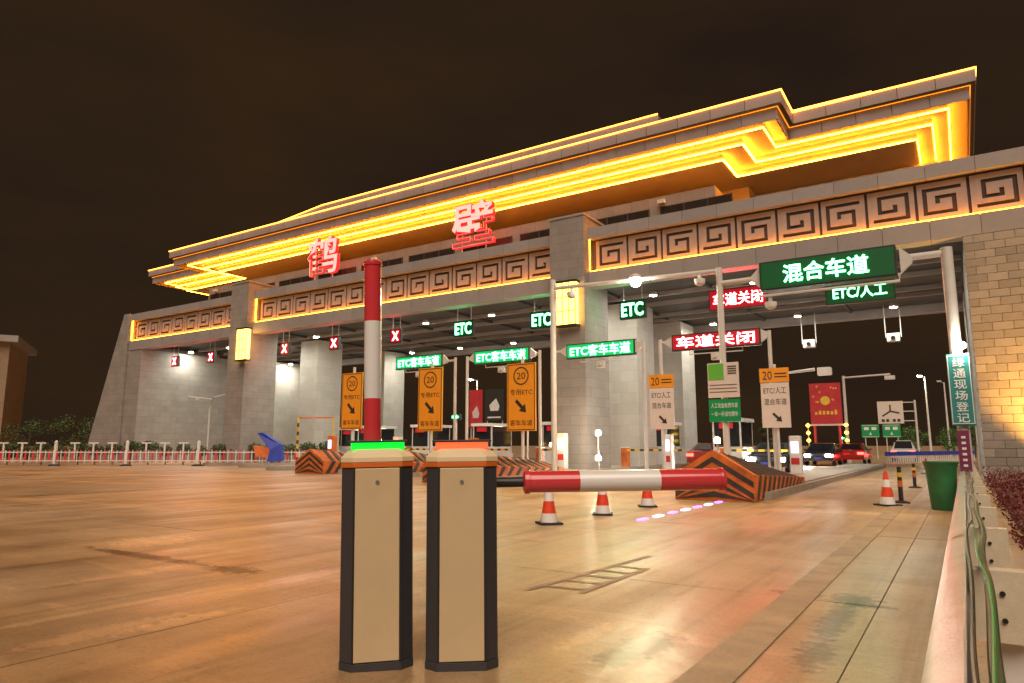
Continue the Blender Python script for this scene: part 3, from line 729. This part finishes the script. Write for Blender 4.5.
# ================================================================== THE TWO BARRIER GATES IN FRONT
def cabinet(t, bar):
    def octo(w, d, cw, cd): return [(-w/2+cw, -d/2), (w/2-cw, -d/2), (w/2, -d/2+cd), (w/2, d/2-cd), (w/2-cw, d/2), (-w/2+cw, d/2), (-w/2, d/2-cd), (-w/2, -d/2+cd)]
    w, d, cw, cd = .428, .36, .072, .065
    MB().prism(octo(w+.006, d+.006, cw, cd), 'z', 0, .05).build('plinth', M['cabinet_dark'], t, bevel=.003)
    MB().prism(octo(w, d, cw, cd), 'z', .052, 1.172).build('body', M['cabinet_dark'], t, bevel=.003)
    dp = MB().box(-.132, .132, -d/2-.012, -d/2-.001, .058, 1.168).build('door', M['cabinet_tan'], t, bevel=.003)
    for s in (-1, 1): MB().box(s*.1385-.0045, s*.1385+.0045, -d/2-.015, -d/2-.001, .056, 1.17).build('door_trim', M['black'], t)
    MB().tube([(0, -d/2-.011, 1.085), (0, -d/2-.017, 1.085)], .013, 14).build('lock', M['galv'], dp)
    MB().box(-.0015, .0015, -d/2-.0185, -d/2-.0172, 1.079, 1.091).build('keyhole', M['black'], dp)
    MB().prism(octo(w+.012, d+.012, cw, cd), 'z', 1.174, 1.203).build('band', M['cabinet_orange'], t, bevel=.002)
    a, b = octo(w+.014, d+.014, cw, cd), octo(w-.085, d-.10, cw*.8, cd*.8)
    n = 8; vs = [(x, y, 1.205) for x, y in a]+[(x, y, 1.235) for x, y in a]+[(x, y, 1.283) for x, y in b]
    fs = [tuple(range(8))[::-1], tuple(range(16, 24))]+[(r*8+k, r*8+(k+1) % 8, r*8+8+(k+1) % 8, r*8+8+k) for r in (0, 1) for k in range(8)]
    MB().add(vs, fs).build('cap', M['cabinet_cap'], t, bevel=.003)
    MB().box(-.162, .162, -.115, .115, 1.284, 1.322).build('light_bar', M[bar], t)
    MB().box(-.182, .182, -.135, .135, 1.323, 1.337).build('lid', M['black'], t, bevel=.004)
def boom(t, mtx, L0, L1, r, marks):
    """arm along local +x before mtx: shaft, collar, coloured tube, end cap"""
    def T(mb): mb.v = [tuple(mtx @ Vector(p)) for p in mb.v]; return mb
    T(MB().tube([(0, 0, 0), (L0-.012, 0, 0)], .034, 18)).build('shaft', M['black'], t, True)
    T(MB().tube([(0, -.075, 0), (0, .02, 0)], .07, 20)).build('hub', M['black'], t, True)
    T(MB().tube([(L0-.012, 0, 0), (L0, 0, 0), (L0+.03, 0, 0), (L0+.034, 0, 0)], [r*.8, r*1.12, r*1.12, r*1.02], 28)).build('collar', M['arm_red'], t, True)
    q = L0+.034
    for e, m in marks:
        T(MB().tube([(q, 0, 0), (e, 0, 0)], r, 32)).build('arm_section', M[m], t, True); q = e
    T(MB().tube([(q, 0, 0), (q+.012, 0, 0), (q+.03, 0, 0), (q+.036, 0, 0)], [r*1.1, r*1.12, r*1.08, r*.85], 28)).build('end_cap', M['arm_red'], t, True)
fwd = Vector((-math.sin(R(33)), math.cos(R(33)), 0)); rgt = Vector((math.cos(R(33)), math.sin(R(33)), 0))
def place(px_lat, dist): p = fwd*dist + rgt*px_lat; return (p.x, p.y, 0)
t = thing('barrier_gate', 'dark and tan barrier cabinet with green light bar and upright red white arm', 'barrier', place(-.825, 4.44), R(43.5), 'boom barrier gates')
t.rotation_euler = (0, R(-1.2), R(43.5)); t.location.z = -.004
cabinet(t, 'bar_green')
boom(t, Matrix.Translation((-.035, .27, 1.02)) @ Matrix.Rotation(R(-90.4), 4, 'Y'), .10, 1.5, .058, [(.60, 'arm_red'), (1.13, 'arm_white'), (1.525, 'arm_red')])
t = thing('barrier_gate', 'dark and tan barrier cabinet with red light bar and lowered red white arm', 'barrier', place(-.305, 4.44), R(37), 'boom barrier gates')
t.rotation_euler = (0, R(-.6), R(37)); t.location.z = -.002
cabinet(t, 'bar_red')
boom(t, Matrix.Translation((0, .27, 1.055)), .42, 1.7, .072, [(.79, 'arm_red'), (1.34, 'arm_white'), (1.76, 'arm_red')])

# ================================================================== SMALL ROAD THINGS
cone_base = MB().box(-.19, .19, -.19, .19, .001, .035).mesh('base', M['rubber'])
def cr(z): return .145-(.145-.035)*(z-.035)/.665
def cseg(z0, z1, m): return MB().lathe([(cr(z0), z0), (cr(z1), z1)], 18).mesh('cone_section', M[m], True)
csegs = [cseg(.035, .18, 'cone_white'), cseg(.18, .38, 'cone_red'), cseg(.38, .53, 'cone_white'), cseg(.53, .70, 'cone_red')]
for (x, y, s, lab) in ((-5.95, 10.3, 1, 'red and white traffic cone nearest the lowered arm, leftmost of three'), (-5.87, 12.2, 1, 'red and white traffic cone in the middle under the lowered arm'),
                       (-5.82, 14.3, 1, 'red and white traffic cone farthest under the lowered arm'), (-1.52, 17.4, 1.06, 'red and white traffic cone near the green bin'),
                       (-18.6, 18.2, 1, 'red and white traffic cone half hidden by the left cabinet'), (-1.6, 38, 1, 'small traffic cone far down the right lane')):
    t = thing('traffic_cone', lab, 'traffic cone', (x, y, 0), random.uniform(0, 1), 'traffic cones'); t.scale = (s, s, s)
    inst('base', cone_base, t)
    for me in csegs: inst('cone_section', me, t)
for (x, y, h, lab) in ((-1.32, 18.3, .82, 'dark delineator post right behind the traffic cone'), (-1.40, 25.0, .75, 'black and orange delineator post farther down the right lane')):
    t = thing('delineator_post', lab, 'delineator', (x, y, 0), 0, 'delineator posts')
    MB().lathe([(.18, .001), (.18, .03), (.09, .06)], 16).build('base', M['rubber'], t)
    MB().lathe([(.05, .06), (.045, h)], 14).build('post', M['rubber'], t, True)
    MB().lathe([(.054, h*.45), (.054, h*.62)], 14).build('band', M['orange'], t, True); MB().lathe([(.053, h*.72), (.053, h*.84)], 14).build('band', M['yellow'], t, True)
# green bin
t = thing('green_bin', 'tall green plastic rubbish bin standing against the guardrail', 'bin', (-.46, 16.9, 0))
MB().lathe([(.20, .012), (.215, .0), (.225, .03), (.265, .55), (.285, .86), (.30, .88), (.31, .95), (.285, .95), (.27, .86), (.20, .1)], 24).build('body', M['bin'], t, True)
MB().lathe([(.318, .935), (.325, .95), (.322, .975), (.29, .975), (.286, .95)], 24).build('rim', M['bin'], t, True)
# led studs along the island side
for k in range(24):
    y = 11.7+k*.75
    t = MB().box(-.05, .05, -.17, .17, .002, .03).build('road_stud', M['stud_w' if k % 2 else 'stud_v'], loc=(-4.86, y, 0))
    tag(t, 'small lit violet or white stud in the dashed line beside the island', 'road stud', 'lit road studs')

# ---- guardrail on the right
t = thing('guardrail', 'galvanised W beam guardrail running away along the right edge', 'guardrail', (-.03, 0, 0))
prof = [(x*1.3, z) for x, z in [(-.012, .40), (-.062, .44), (-.085, .475), (-.085, .505), (-.03, .545), (-.012, .575), (-.012, .605), (-.03, .635), (-.085, .675), (-.085, .715), (-.062, .745), (-.012, .775)]]
ys = [-3 + 4.0*k for k in range(8)]
for a, b in zip(ys[:-1], ys[1:]):
    vs = [(x, y, z) for y in (a, b+.12) for x, z in prof]; n = len(prof)
    back = [(x+.006, y, z) for x, y, z in vs]
    mb = MB().add(vs+back, [(i, i+1, i+1+n, i+n) for i in range(n-1)]+[(2*n+i, 2*n+n+i, 2*n+n+i+1, 2*n+i+1) for i in range(n-1)]+[(n-1, 2*n-1, 4*n-1, 3*n-1), (0, 2*n, 3*n, n)])
    o = mb.build('rail_section', M['galv'], t, True)
    for bz in (.50, .58, .70): MB().tube([(-.05 if bz != .58 else -.012, b+.06, bz), (-.1 if bz != .58 else -.03, b+.06, bz)], .016, 8).build('bolt', M['galv'], o)
bl = MB().box(0, .23, -.06, .06, .40, .72).mesh('spacer_block', M['cream'])
po = MB().box(.05, .19, .05, .19, .0, .66).mesh('post', M['white'])
bo = MB().tube([(.12, -.06, .50), (.12, -.072, .50)], .012, 10).mesh('bolt', M['black'])
for k in range(13):
    y = 2.1 + 2.0*k
    o = inst('spacer_block', bl, t, (0, y, 0)); inst('post', po, t, (0, y, 0))
    inst('bolt', bo, o); inst('bolt', bo, o, (0, 0, .12))
def hose(label, x, z, r, m, seed, y1=18.0):
    rr = random.Random(seed); f1, f2, f3 = rr.uniform(.8, 1.3), rr.uniform(2, 3), rr.uniform(0, 6)
    pts = [(x+.012*math.sin(f1*y+f3)+.008*math.sin(f2*y), y, z+.018*math.sin(f1*1.3*y+f3*2)+.008*math.sin(f2*1.7*y)) for y in [.6+k*.12 for k in range(int((y1-.6)/.12))]]
    return tag(MB().tube(pts, r, 8).build('hose', M[m], None, True), label, 'hose')
hose('dark grey green hose lying along the back of the guardrail', .035, .76, .016, 'hose', 3)
hose('thin bright green hose twisted along the guardrail top', .012, .79, .006, 'hose_green', 5, 6.5)
hose('thin black cable running along the guardrail', -.018, .80, .007, 'black', 9)

# ================================================================== PLANTING
def leaves(n, region, size, seed, up=.3):
    rr = random.Random(seed); mb = MB()
    for _ in range(n):
        c = Vector(region(rr)); s = size*rr.uniform(.6, 1.4)
        d = Vector((rr.uniform(-1, 1), rr.uniform(-1, 1), rr.uniform(-.6, 1)+up)).normalized()
        e = d.cross(Vector((rr.uniform(-1, 1), rr.uniform(-1, 1), rr.uniform(-1, 1)))).normalized()
        mb.add([c, c+d*s*.5+e*s*.3, c+d*s, c+d*s*.5-e*s*.3], [(0, 1, 2, 3)])
    return mb
tag(MB().box(.62, 9, -6, 29.3, -.028, .06).build('planting_bed', M['soil']), kind='structure')
def bed(rr):
    y = 1.5+27*rr.random()**1.35; x = .42+4.8*rr.random()
    hh = .38+.16*math.sin(x*2.1+y*.9)+.10*math.sin(x*5.3-y*2.7)
    return (x, y, max(.06, hh*(rr.random()**.45)))
tag(leaves(42000, bed, .058, 11).build('red_leaf_shrubs', M['leaf_red']), 'dark red leaved ground cover in the bed behind the guardrail', 'shrubs', kind='stuff')

def tree(name, label, loc, h, r, m, n=1500, seed=1, group=None, conical=False):
    t = thing(name, label, 'tree', loc, 0, group); rr = random.Random(seed)
    tr = MB().tube([(0, 0, -.03), (.03*h, 0, h*.3), (.0, .03*h, h*.8)], [h*.035, h*.026, h*.008], 8)
    for k in range(6):
        a = rr.uniform(0, 6.28); z = h*rr.uniform(.25, .6)
        tr.tube([(0, 0, z), (r*.5*math.cos(a), r*.5*math.sin(a), z+h*.18)], [h*.014, h*.005], 5)
    tr.build('trunk', M['wood_post'], t)
    cl = []
    for k in range(16):
        z = rr.uniform(.28, 1.0); q = (1-z)*1.1 if conical else (1-(2*(z-.62))**2)**.5 if abs(2*(z-.62)) < 1 else .2
        a = rr.uniform(0, 6.28); d = r*q*rr.uniform(.3, .9); cl.append((d*math.cos(a), d*math.sin(a), h*z, r*rr.uniform(.22, .42)*(.5 if conical else 1)))
    def reg(q):
        c = q.choice(cl); v = Vector((q.gauss(0, 1), q.gauss(0, 1), q.gauss(0, .8))); v = v.normalized()*c[3]*q.random()**.4
        return (c[0]+v.x, c[1]+v.y, max(.2, c[2]+v.z))
    leaves(n, reg, h*.05, seed+50).build('crown', M[m], t)
    return t
D2 = lambda lat, dist: place(lat, dist)
for k, (x, y, h, lab) in enumerate(((-1.2, 96, 3.2, 'bright green lit tree far right behind the lamp poles'), (.8, 90, 3.6, 'bright green lit tree farthest right near the teal sign'), (-5.6, 104, 3.3, 'bright green lit tree just left of the tall street lamp'))):
    tree('young_tree', lab, (x, y, 0), h, 2.0, 'leaf_lit', 1400, 20+k, 'green lit trees beyond the gate')
tree('conical_tree', 'dark conical tree beyond the gate left of the red billboard', (-16.6, 72, 0), 3.9, 1.7, 'leaf', 1600, 31, None, True)
labs = ['leftmost dark bushy tree beyond the white fence', 'second dark bushy tree from the left beyond the fence', 'third dark bushy tree from the left beyond the fence', 'dark bushy tree nearest the leaning left tower']
for k, lab in enumerate(labs):
    p = D2(-43+4.4*k, 62); tree('bushy_tree', lab, p, 3.4-.35*k+(.4 if k == 1 else 0), 2.3, 'leaf', 1500, 41+k, 'dark trees left of the gate')

# clipped hedge tufts behind the fence: each a rounded bush
bush_mesh = None
def bush_region(rr):
    v = Vector((rr.gauss(0, 1), rr.gauss(0, 1), rr.gauss(0, 1))).normalized()*rr.random()**.35
    return (v.x*.62, v.y*.5, 1.02+v.z*.42)
bush_mesh = leaves(420, bush_region, .16, 77).mesh('foliage', M['leaf'])
stem_mesh = MB().tube([(0, 0, 0), (.02, 0, .5), (0, .02, .95)], [.05, .04, .02], 6).mesh('stem', M['wood_post'])
for k in range(20):
    t = thing('round_bush', 'clipped round green bush in the row behind the white fence', 'bush', D2(-35.5+1.2*k, 47.4+.2*random.random()), random.uniform(0, 6), 'bushes behind the fence')
    s = random.uniform(.85, 1.1); t.scale = (s, s, s)
    inst('foliage', bush_mesh, t); inst('stem', stem_mesh, t)

# ================================================================== FENCE ON THE LEFT
FD = 45.0
pw, pr = MB(), MB(); npk = 18; L = 4.6
for k in range(npk):
    x = .12+(L-.24)*k/(npk-1)
    (pw if k % 2 else pr).box(x-(.022 if k % 2 else .06), x+(.022 if k % 2 else .06), -.015, .015, .22, 1.0)  # wide red pickets between the white ones stand in for tail light glow
me_w, me_r = pw.mesh('pickets', M['white']), pr.mesh('pickets', M['glow_paint_red'])
me_rail = MB().box(0, L, -.03, .03, .3, .36).box(0, L, -.03, .03, .84, .9).mesh('rails', M['white'])
me_post = MB().box(-.07, .07, -.07, .07, .06, 1.45).lathe([(.09, 1.45), (.11, 1.5), (.05, 1.62)], 10).mesh('post', M['white'])
me_foot = MB().lathe([(.36, 0), (.34, .06), (.16, .12)], 12).mesh('foot', M['rubber'])
me_tp = MB().box(-.04, .04, .0, .08, .4, 1.42).box(-.3, .3, 0, .08, 1.42, 1.5).mesh('lamp_post', M['white'])
pos = ['at the left edge of the picture', 'second from the left edge', 'third from the left edge', 'third from its right end', 'second from its right end', 'at its right end']
for k in range(6):
    t = thing('fence_panel', 'white picket fence panel across the plaza, tail light glow as red pickets, '+pos[k], 'fence', D2(-38.6+L*k, FD), R(33), 'picket fence panels')
    tag(inst('pickets', me_w, t), kind='stuff'); tag(inst('pickets', me_r, t), kind='stuff'); inst('rails', me_rail, t); inst('post', me_post, t); inst('foot', me_foot, t)
    if k < 4:
        for q in (1.2, 2.4, 3.6): inst('lamp_post', me_tp, t, (q, 0, 0))

# left street lamp with two arms
t = thing('street_lamp', 'thin two armed lamp post standing before the left tower', 'street lamp', D2(-21.4, 49), R(33))
MB().tube([(0, 0, 0), (0, 0, 3.9), (.25, 0, 4.7), (1.25, 0, 4.95)], [.06, .05, .04, .035], 8).build('pole', M['steel'], t, True)
MB().tube([(.15, 0, 4.55), (-1.6, 0, 4.75)], .035, 8).build('arm', M['steel'], t, True)
MB().box(1.15, 1.65, -.1, .1, 4.86, 4.98).build('lamp_head', M['white'], t); MB().box(-1.0, -.8, -.1, .1, 4.48, 4.66).build('camera', M['steel'], t)

# tarpaulin covered stand
t = thing('tarpaulin_stand', 'leaning stand covered with blue and orange tarpaulin at the end of the fence', 'covered stand', D2(-15.2, 43.5), R(33))
MB().add([(-.9, -.1, 1.25), (.15, -.3, 1.15), (.35, -.25, .55), (-.7, -.1, .62), (-.9, .2, 1.3), (.15, .25, 1.2), (.35, .3, .6), (-.7, .2, .62)],
         [(0, 1, 2, 3), (7, 6, 5, 4), (0, 4, 5, 1), (1, 5, 6, 2), (2, 6, 7, 3), (3, 7, 4, 0)]).build('orange_cover', M['orange_tarp'], t)
MB().add([(-.65, -.2, 2.05), (-.3, -.35, 2.1), (.85, -.3, 1.35), (.95, -.35, .35), (.1, -.4, .30), (.25, -.4, 1.05), (-.65, .3, 2.05), (-.3, .3, 2.1), (.85, .35, 1.35), (.95, .3, .35), (.1, .3, .30), (.25, .3, 1.05)],
         [(0, 1, 2, 5), (2, 3, 4, 5), (6, 11, 8, 7), (8, 11, 10, 9), (0, 6, 7, 1), (1, 7, 8, 2), (2, 8, 9, 3), (3, 9, 10, 4), (4, 10, 11, 5), (5, 11, 6, 0)]).build('blue_cover', M['blue_tarp'], t)
MB().tube([(-.3, 0, 0), (-.3, 0, .8)], .04).tube([(.6, 0, 0), (.6, 0, .5)], .04).build('legs', M['steel'], t)
# height limit frame
t = thing('height_frame', 'thin orange height limit frame beside the tarpaulin stand', 'height barrier', D2(-14.0, 45.5), R(33))
MB().tube([(0, 0, 0), (0, 0, 3.1)], .07).build('post', M['yellow'], t)
for k in range(5): MB().tube([(0, 0, .3+k*.55), (0, 0, .55+k*.55)], .075).build('stripe', M['stripe'], t)
MB().tube([(0, 0, 3.1), (2.3, 0, 3.12)], .05).build('bar', M['orange'], t); MB().tube([(2.3, 0, 0), (2.3, 0, 3.15)], .05).build('post', M['yellow'], t)

# building at the left edge
t = thing('building', 'dark brown building with overhanging roof at the left edge', 'building', D2(-61.0, 72), R(60))
MB().box(-9, 6.6, 0, 12, 0, 12.5).build('wall', M['building'], t)
MB().box(-9.4, 7.4, -.8, 12.4, 12.502, 13.2).build('roof', M['beam'], t)
for j in range(4):
    for k in range(4):
        w = MB().box(-7.2+k*3.5, -5.2+k*3.5, -.05, -.005, 1.2+j*2.9, 2.9+j*2.9).build('window', M['window'], t)
        MB().box(-7.3+k*3.5, -5.1+k*3.5, -.09, -.052, 1.05+j*2.9, 1.19+j*2.9).build('sill', M['beam'], w)

# ================================================================== BEYOND THE GATE
def street_lamp(label, x, y, h, lit):
    t = thing('street_lamp', label, 'street lamp', (x, y, 0))
    MB().tube([(0, 0, -.03), (0, 0, h)], [.16, .08], 10).build('pole', M['steel'], t, True)
    MB().tube([(0, 0, h-.1), (-.5, -.9, h+.1)], .05, 8).build('arm', M['steel'], t, True)
    MB().box(-.75, -.25, -1.5, -.7, h, h+.16).build('head', M['steel'], t)
    if lit: MB().box(-.72, -.28, -1.45, -.75, h-.1, h-.004).build('lens', M['street'], t)
street_lamp('tall lit street lamp beyond the gate at the right', -3.6, 101, 9.9, True)
street_lamp('tall unlit lamp pole right of the lit street lamp', -1.7, 108, 9.6, False)
street_lamp('lit street lamp far behind, left of the middle pillar', -58.6, 81, 10.7, True)
t = thing('camera_pole', 'white pole with long arm and camera beyond the gate', 'camera pole', (-7.67, 60, 0))
MB().tube([(0, 0, -.03), (0, 0, 6.75)], [.14, .1], 10).build('pole', M['steel'], t, True); MB().tube([(0, 0, 6.6), (3.3, 0, 6.72)], .07, 8).build('arm', M['steel'], t, True)
MB().box(2.9, 3.6, -.2, .2, 6.3, 6.6).build('camera', M['steel'], t)
t = thing('camera_pole', 'small pole with camera beside the pale lane board right of the gantry pole', 'camera pole', (-6.6, 29, 0))
MB().tube([(0, 0, .22), (0, 0, 4.1), (1.9, 0, 4.25)], .06, 8).build('pole', M['steel'], t, True); MB().box(2.0, 2.5, -.15, .15, 4.0, 4.3).build('camera', M['white'], t, bevel=.03)
MB().tube([(0, 0, 3.6), (.5, 0, 4.13)], .03, 6).build('brace', M['steel'], t)
# red billboard with bulbs
t = thing('billboard', 'red billboard with yellow emblem and yellow bulbs beyond the gate', 'billboard', (-9.1, 60, 0))
MB().box(-1.15, 1.15, 0, .2, 3.0, 6.25).build('panel', M['red_sign'], t)
for s in (-1, 1): MB().tube([(s*.9, .1, -.03), (s*.9, .1, 3.0)], .1, 8).build('leg', M['glow_paint_red'], t)
MB().box(-1.2, 1.2, -.03, .23, 2.86, 2.995).build('bottom_frame', M['pale_board'], t)
MB().lathe([(.36, 0), (.36, .02)], 20).build('emblem', M['print_yellow'], t, loc=(0, -.01, 4.85)).rotation_euler = (R(90), 0, 0)
for k in range(6): MB().box(-.09, .09, -.012, -.002, -.11-.05*(k % 2), .11+.04*(k % 3)).build('print_mark', M['print_yellow'], t, loc=(-.72+k*.29, 0, 3.85+.06*(k % 2)))
for s in (-1, 1):
    for z in (1.7, 2.3, 2.9): MB().lathe([(.05, -.14), (.15, -.05), (.15, .05), (.05, .14)], 10).build('bulb', M['bulb_yellow'], t, loc=(s*1.4, -.05, z))
    MB().box(s*1.4-.04, s*1.4+.04, -.02, .06, -.03, 3.1).build('bulb_post', M['steel'], t)
rr = random.Random(4)
for k in range(12): MB().box(-.06, .06, -.012, -.002, -.06, .06).build('print_spark', M['print_yellow'], t, loc=(rr.uniform(-1, 1), 0, rr.uniform(4.6, 6.1)))
# direction board with fork and green signs
t = thing('direction_board', 'pale direction board with fork symbol on a side pole', 'road sign', (-6.1, 80, 0))
MB().box(-1.15, 1.15, 0, .1, 3.5, 5.75).build('panel', M['pale_board'], t)
fk = MB()
for a, b in (((-.75, 4.25), (0, 4.75)), ((0, 4.75), (.8, 4.55)), ((0, 4.7), (.0, 5.4))):
    d = (Vector(b)-Vector(a)).normalized(); n = Vector((-d.y, d.x))*.07; A, B = Vector(a), Vector(b)
    fk.prism([tuple(A+n), tuple(A-n), tuple(B-n), tuple(B+n)], 'y', -.02-.004*len(fk.v)/8, -.002)
fk.build('fork_symbol', M['print_dark'], t)
for x in (-.7, -.3, .3, .7): MB().box(x-.13, x+.13, -.015, -.002, 3.68, 3.95).build('print_mark', M['print_dark'], t)
MB().tube([(2.2, .05, -.03), (2.2, .05, 5.8)], .11, 10).build('pole', M['steel'], t, True)
for z in (3.75, 4.7, 5.6): MB().tube([(1.15, .05, z), (2.2, .05, z)], .05, 8).build('arm', M['steel'], t)
for x, lab in ((-7.95, 'small green road sign left of the pair under the direction board'), (-6.05, 'small green road sign right of the pair under the direction board')):
    t = thing('green_road_sign', lab, 'road sign', (x, 79, 0), 0, 'green road signs')
    MB().box(-.8, .8, 0, .08, 2.1, 3.4).build('panel', M['green_sign'], t)
    MB().box(-.72, .72, -.01, -.002, 2.16, 2.2).box(-.72, .72, -.01, -.002, 3.3, 3.34).build('border', M['print_white'], t)
    for q in (-.35, .35): MB().box(q-.22, q+.22, -.01, -.002, 2.85, 3.15).build('print_mark', M['print_white'], t)
    MB().prism([(-.12, 2.35), (.12, 2.35), (0, 2.68)], 'y', -.01, -.002).build('arrow', M['print_white'], t)
    for q in (-.5, .5): MB().tube([(q, .12, -.03), (q, .12, 3.3)], .05, 8).build('leg', M['steel'], t)
# posters behind the lanes
for x, z0, z1, w, m, lab in ((-43.6, 3.2, 7.2, 1.7, 'red_sign', 'red poster hung beyond the lanes left of the dark one'), (-41.2, 3.9, 7.2, 2.4, 'print_dark', 'dark poster with white emblem beyond the lanes')):
    t = thing('poster', lab, 'poster', (x, 60, 0))
    MB().box(-w/2, w/2, 0, .1, z0, z1).build('panel', M[m], t)
    MB().prism([(-w*.2, z0+1.0), (w*.22, z0+1.0), (w*.28, z0+1.5), (w*.1, z0+2.3), (-w*.06, z0+2.0), (-w*.26, z0+1.6)], 'y', -.012, -.002).build('emblem', M['print_white' if m == 'print_dark' else 'pale_board'], t)
    MB().box(-w*.35, w*.35, -.01, -.002, z0+.25, z0+.4).build('print_line', M['print_white'], t)
    for s in (-1, 1): MB().tube([(s*w*.4, .15, -.03), (s*w*.4, .15, z1)], .06, 8).build('leg', M['steel'], t)
# green traffic signals
for x, y, z, lab in ((-17.6, 28.5, 3.0, 'small green lit arrow signal left of the gantry pole with lamp'), (-10.75, 80, 1.9, 'green signal lamp below the camera pole'), (-23.7, 30.8, 2.7, 'small green lit arrow signal between the orange boards')):
    t = thing('signal_head', lab, 'signal', (x, y, 0))
    MB().tube([(0, 0, -.03), (0, 0, z)], .05, 8).build('pole', M['steel'], t)
    MB().box(-.3, .3, -.1, .1, z, z+.34).build('casing', M['dark'], t)
    MB().prism([(-.22, z+.11), (.05, z+.11), (.05, z+.05), (.24, z+.17), (.05, z+.29), (.05, z+.23), (-.22, z+.23)], 'y', -.115, -.102).build('arrow', M['signal_green'], t)

# vehicles
def car(label, x, y, m, front=True, suv=False):
    t = thing('car', label, 'car', (x, y, 0), 0 if front else math.pi)
    h = 1.72 if suv else 1.46
    prof = [(-2.2, .32), (-2.24, .55), (-2.16, .78), (-1.2, .95), (-.55, h-.06), (-.1, h), (.95, h-.02), (1.75, 1.02), (2.2, .95), (2.25, .55), (2.2, .32)]
    st = [(.0, 1.0), (.62, 1.0), (.84, .90), (.90, .62)]
    n = len(prof); vs = []
    xs = (-.90, -.84, -.60, .60, .84, .90)
    for xx in xs:
        k = abs(xx)
        for yy, zz in prof:
            if zz > 1.0: sx = xx*(1-.26*(zz-1.0)/.45)
            else: sx = xx
            dz = -.05 if k > .85 and zz > .5 else 0
            dy = (.08 if yy < 0 else -.08)*(k > .85) if abs(yy) > 2 else 0
            vs.append((sx, yy+dy, zz+dz))
    fs = [(i*n+k, i*n+(k+1) % n, (i+1)*n+(k+1) % n, (i+1)*n+k) for i in range(len(xs)-1) for k in range(n)] + [tuple(range(n)), tuple(range((len(xs)-1)*n, len(xs)*n))[::-1]]
    b = MB().add(vs, fs).build('body', M[m], t, True)
    MB().add([(-.68, -1.14, .99), (.68, -1.14, .99), (.52, -.60, h-.10), (-.52, -.60, h-.10)], [(0, 1, 2, 3)]).build('windscreen', M['glass'], t).location = (0, -.03, .02)
    MB().add([(-.66, 1.70, 1.05), (.66, 1.70, 1.05), (.54, 1.02, h-.08), (-.54, 1.02, h-.08)], [(0, 3, 2, 1)]).build('rear_window', M['glass'], t).location = (0, .03, .02)
    for s in (-1, 1):
        MB().box(s*.66-.20, s*.66+.20, -2.235, -2.17, .58, .74).build('headlight', M['head' if front else 'white'], t)
        MB().box(s*.68-.2, s*.68+.2, 2.20, 2.262, .68, .84).build('tail_light', M['tail'], t)
        for yy in (-1.35, 1.35):
            wh = MB().tube([(s*.72, yy, .32), (s*.90, yy, .32)], .32, 18).build('wheel', M['rubber'], t, True)
            MB().tube([(s*.90, yy, .32), (s*.915, yy, .32)], .2, 14).build('rim', M['galv'], wh)
        MB().box(s*1.0-.09, s*1.0+.09, -.75, -.62, .96, 1.08).build('mirror', M[m], t, bevel=.02)
        MB().add([(s*.885, -1.0, .98), (s*.885, 1.45, .98), (s*.70, .95, h-.14), (s*.70, -.45, h-.14)], [(0, 1, 2, 3)]).build('side_window', M['glass'], t)
    MB().box(-.5, .5, -2.245, -2.2, .42, .56).build('grille', M['black'], t)
    MB().box(-.22, .22, -2.262, -2.246, .44, .55).build('number_plate', M['blue_tarp'], t)
    return t
car('dark car with headlights on beyond the gate behind the pale lane board', -7.9, 50.0, 'car_dark')
car('dark car with headlights on in the second lane from the right', -7.75, 35.5, 'car_dark')
car('red car with lit tail lights driving away beyond the gate', -6.8, 56, 'car_red', False)
car('white car with lit tail lights far beyond the gate', -4.2, 66, 'car_white', False, True)
car('silver car with lit tail lights farthest beyond the gate', -9.8, 74, 'car_silver', False)
car('dark car with headlights on in the lane beside the middle pillar', -18.0, 39, 'car_dark')

car('red car with lit tail lights in the lane right of the middle pillar', -12.8, 42, 'car_red', False)
car('silver car with lit tail lights in the lane seen above the right cabinet', -23.1, 43, 'car_silver', False)
car('white car with lit tail lights in the lane seen left of the upright arm', -28.2, 40, 'car_white', False, True)
# blue and white barrier beyond the gate
for k in range(9):
    t = thing('road_barrier', 'low blue topped road barrier section beyond the green bin', 'barrier', (-4.6+.62*k, 58+1.9*k, 0), R(72), 'blue road barrier sections')
    MB().box(-.95, .95, -.05, .05, .55, .85).build('top_rail', M['blue_tarp'], t); 
    for q in (-.8, -.4, 0, .4, .8): MB().box(q-.04, q+.04, -.03, .03, -.03, .55).build('bar', M['white'], t)

# uplight at the foot of the right tower
t = thing('uplight', 'small flood lamp in the bed throwing amber light up the right tower', 'uplight', (2.9, 28.2, .06))
MB().box(-.15, .15, -.1, .1, 0, .16).build('housing', M['dark'], t); MB().box(-.12, .12, -.06, .08, .162, .175).build('lens', M['bulb_yellow'], t)
ul = bpy.data.lights.new('uplight_light', 'SPOT'); ul.energy = 2600; ul.color = (1, .47, .08); ul.spot_size = R(95); ul.spot_blend = .8; ul.shadow_soft_size = .1
uo = bpy.data.objects.new('uplight_light', ul); C.objects.link(uo); uo.parent = t; uo.location = (0, .0, .3); uo.rotation_euler = (R(180-24), 0, 0)
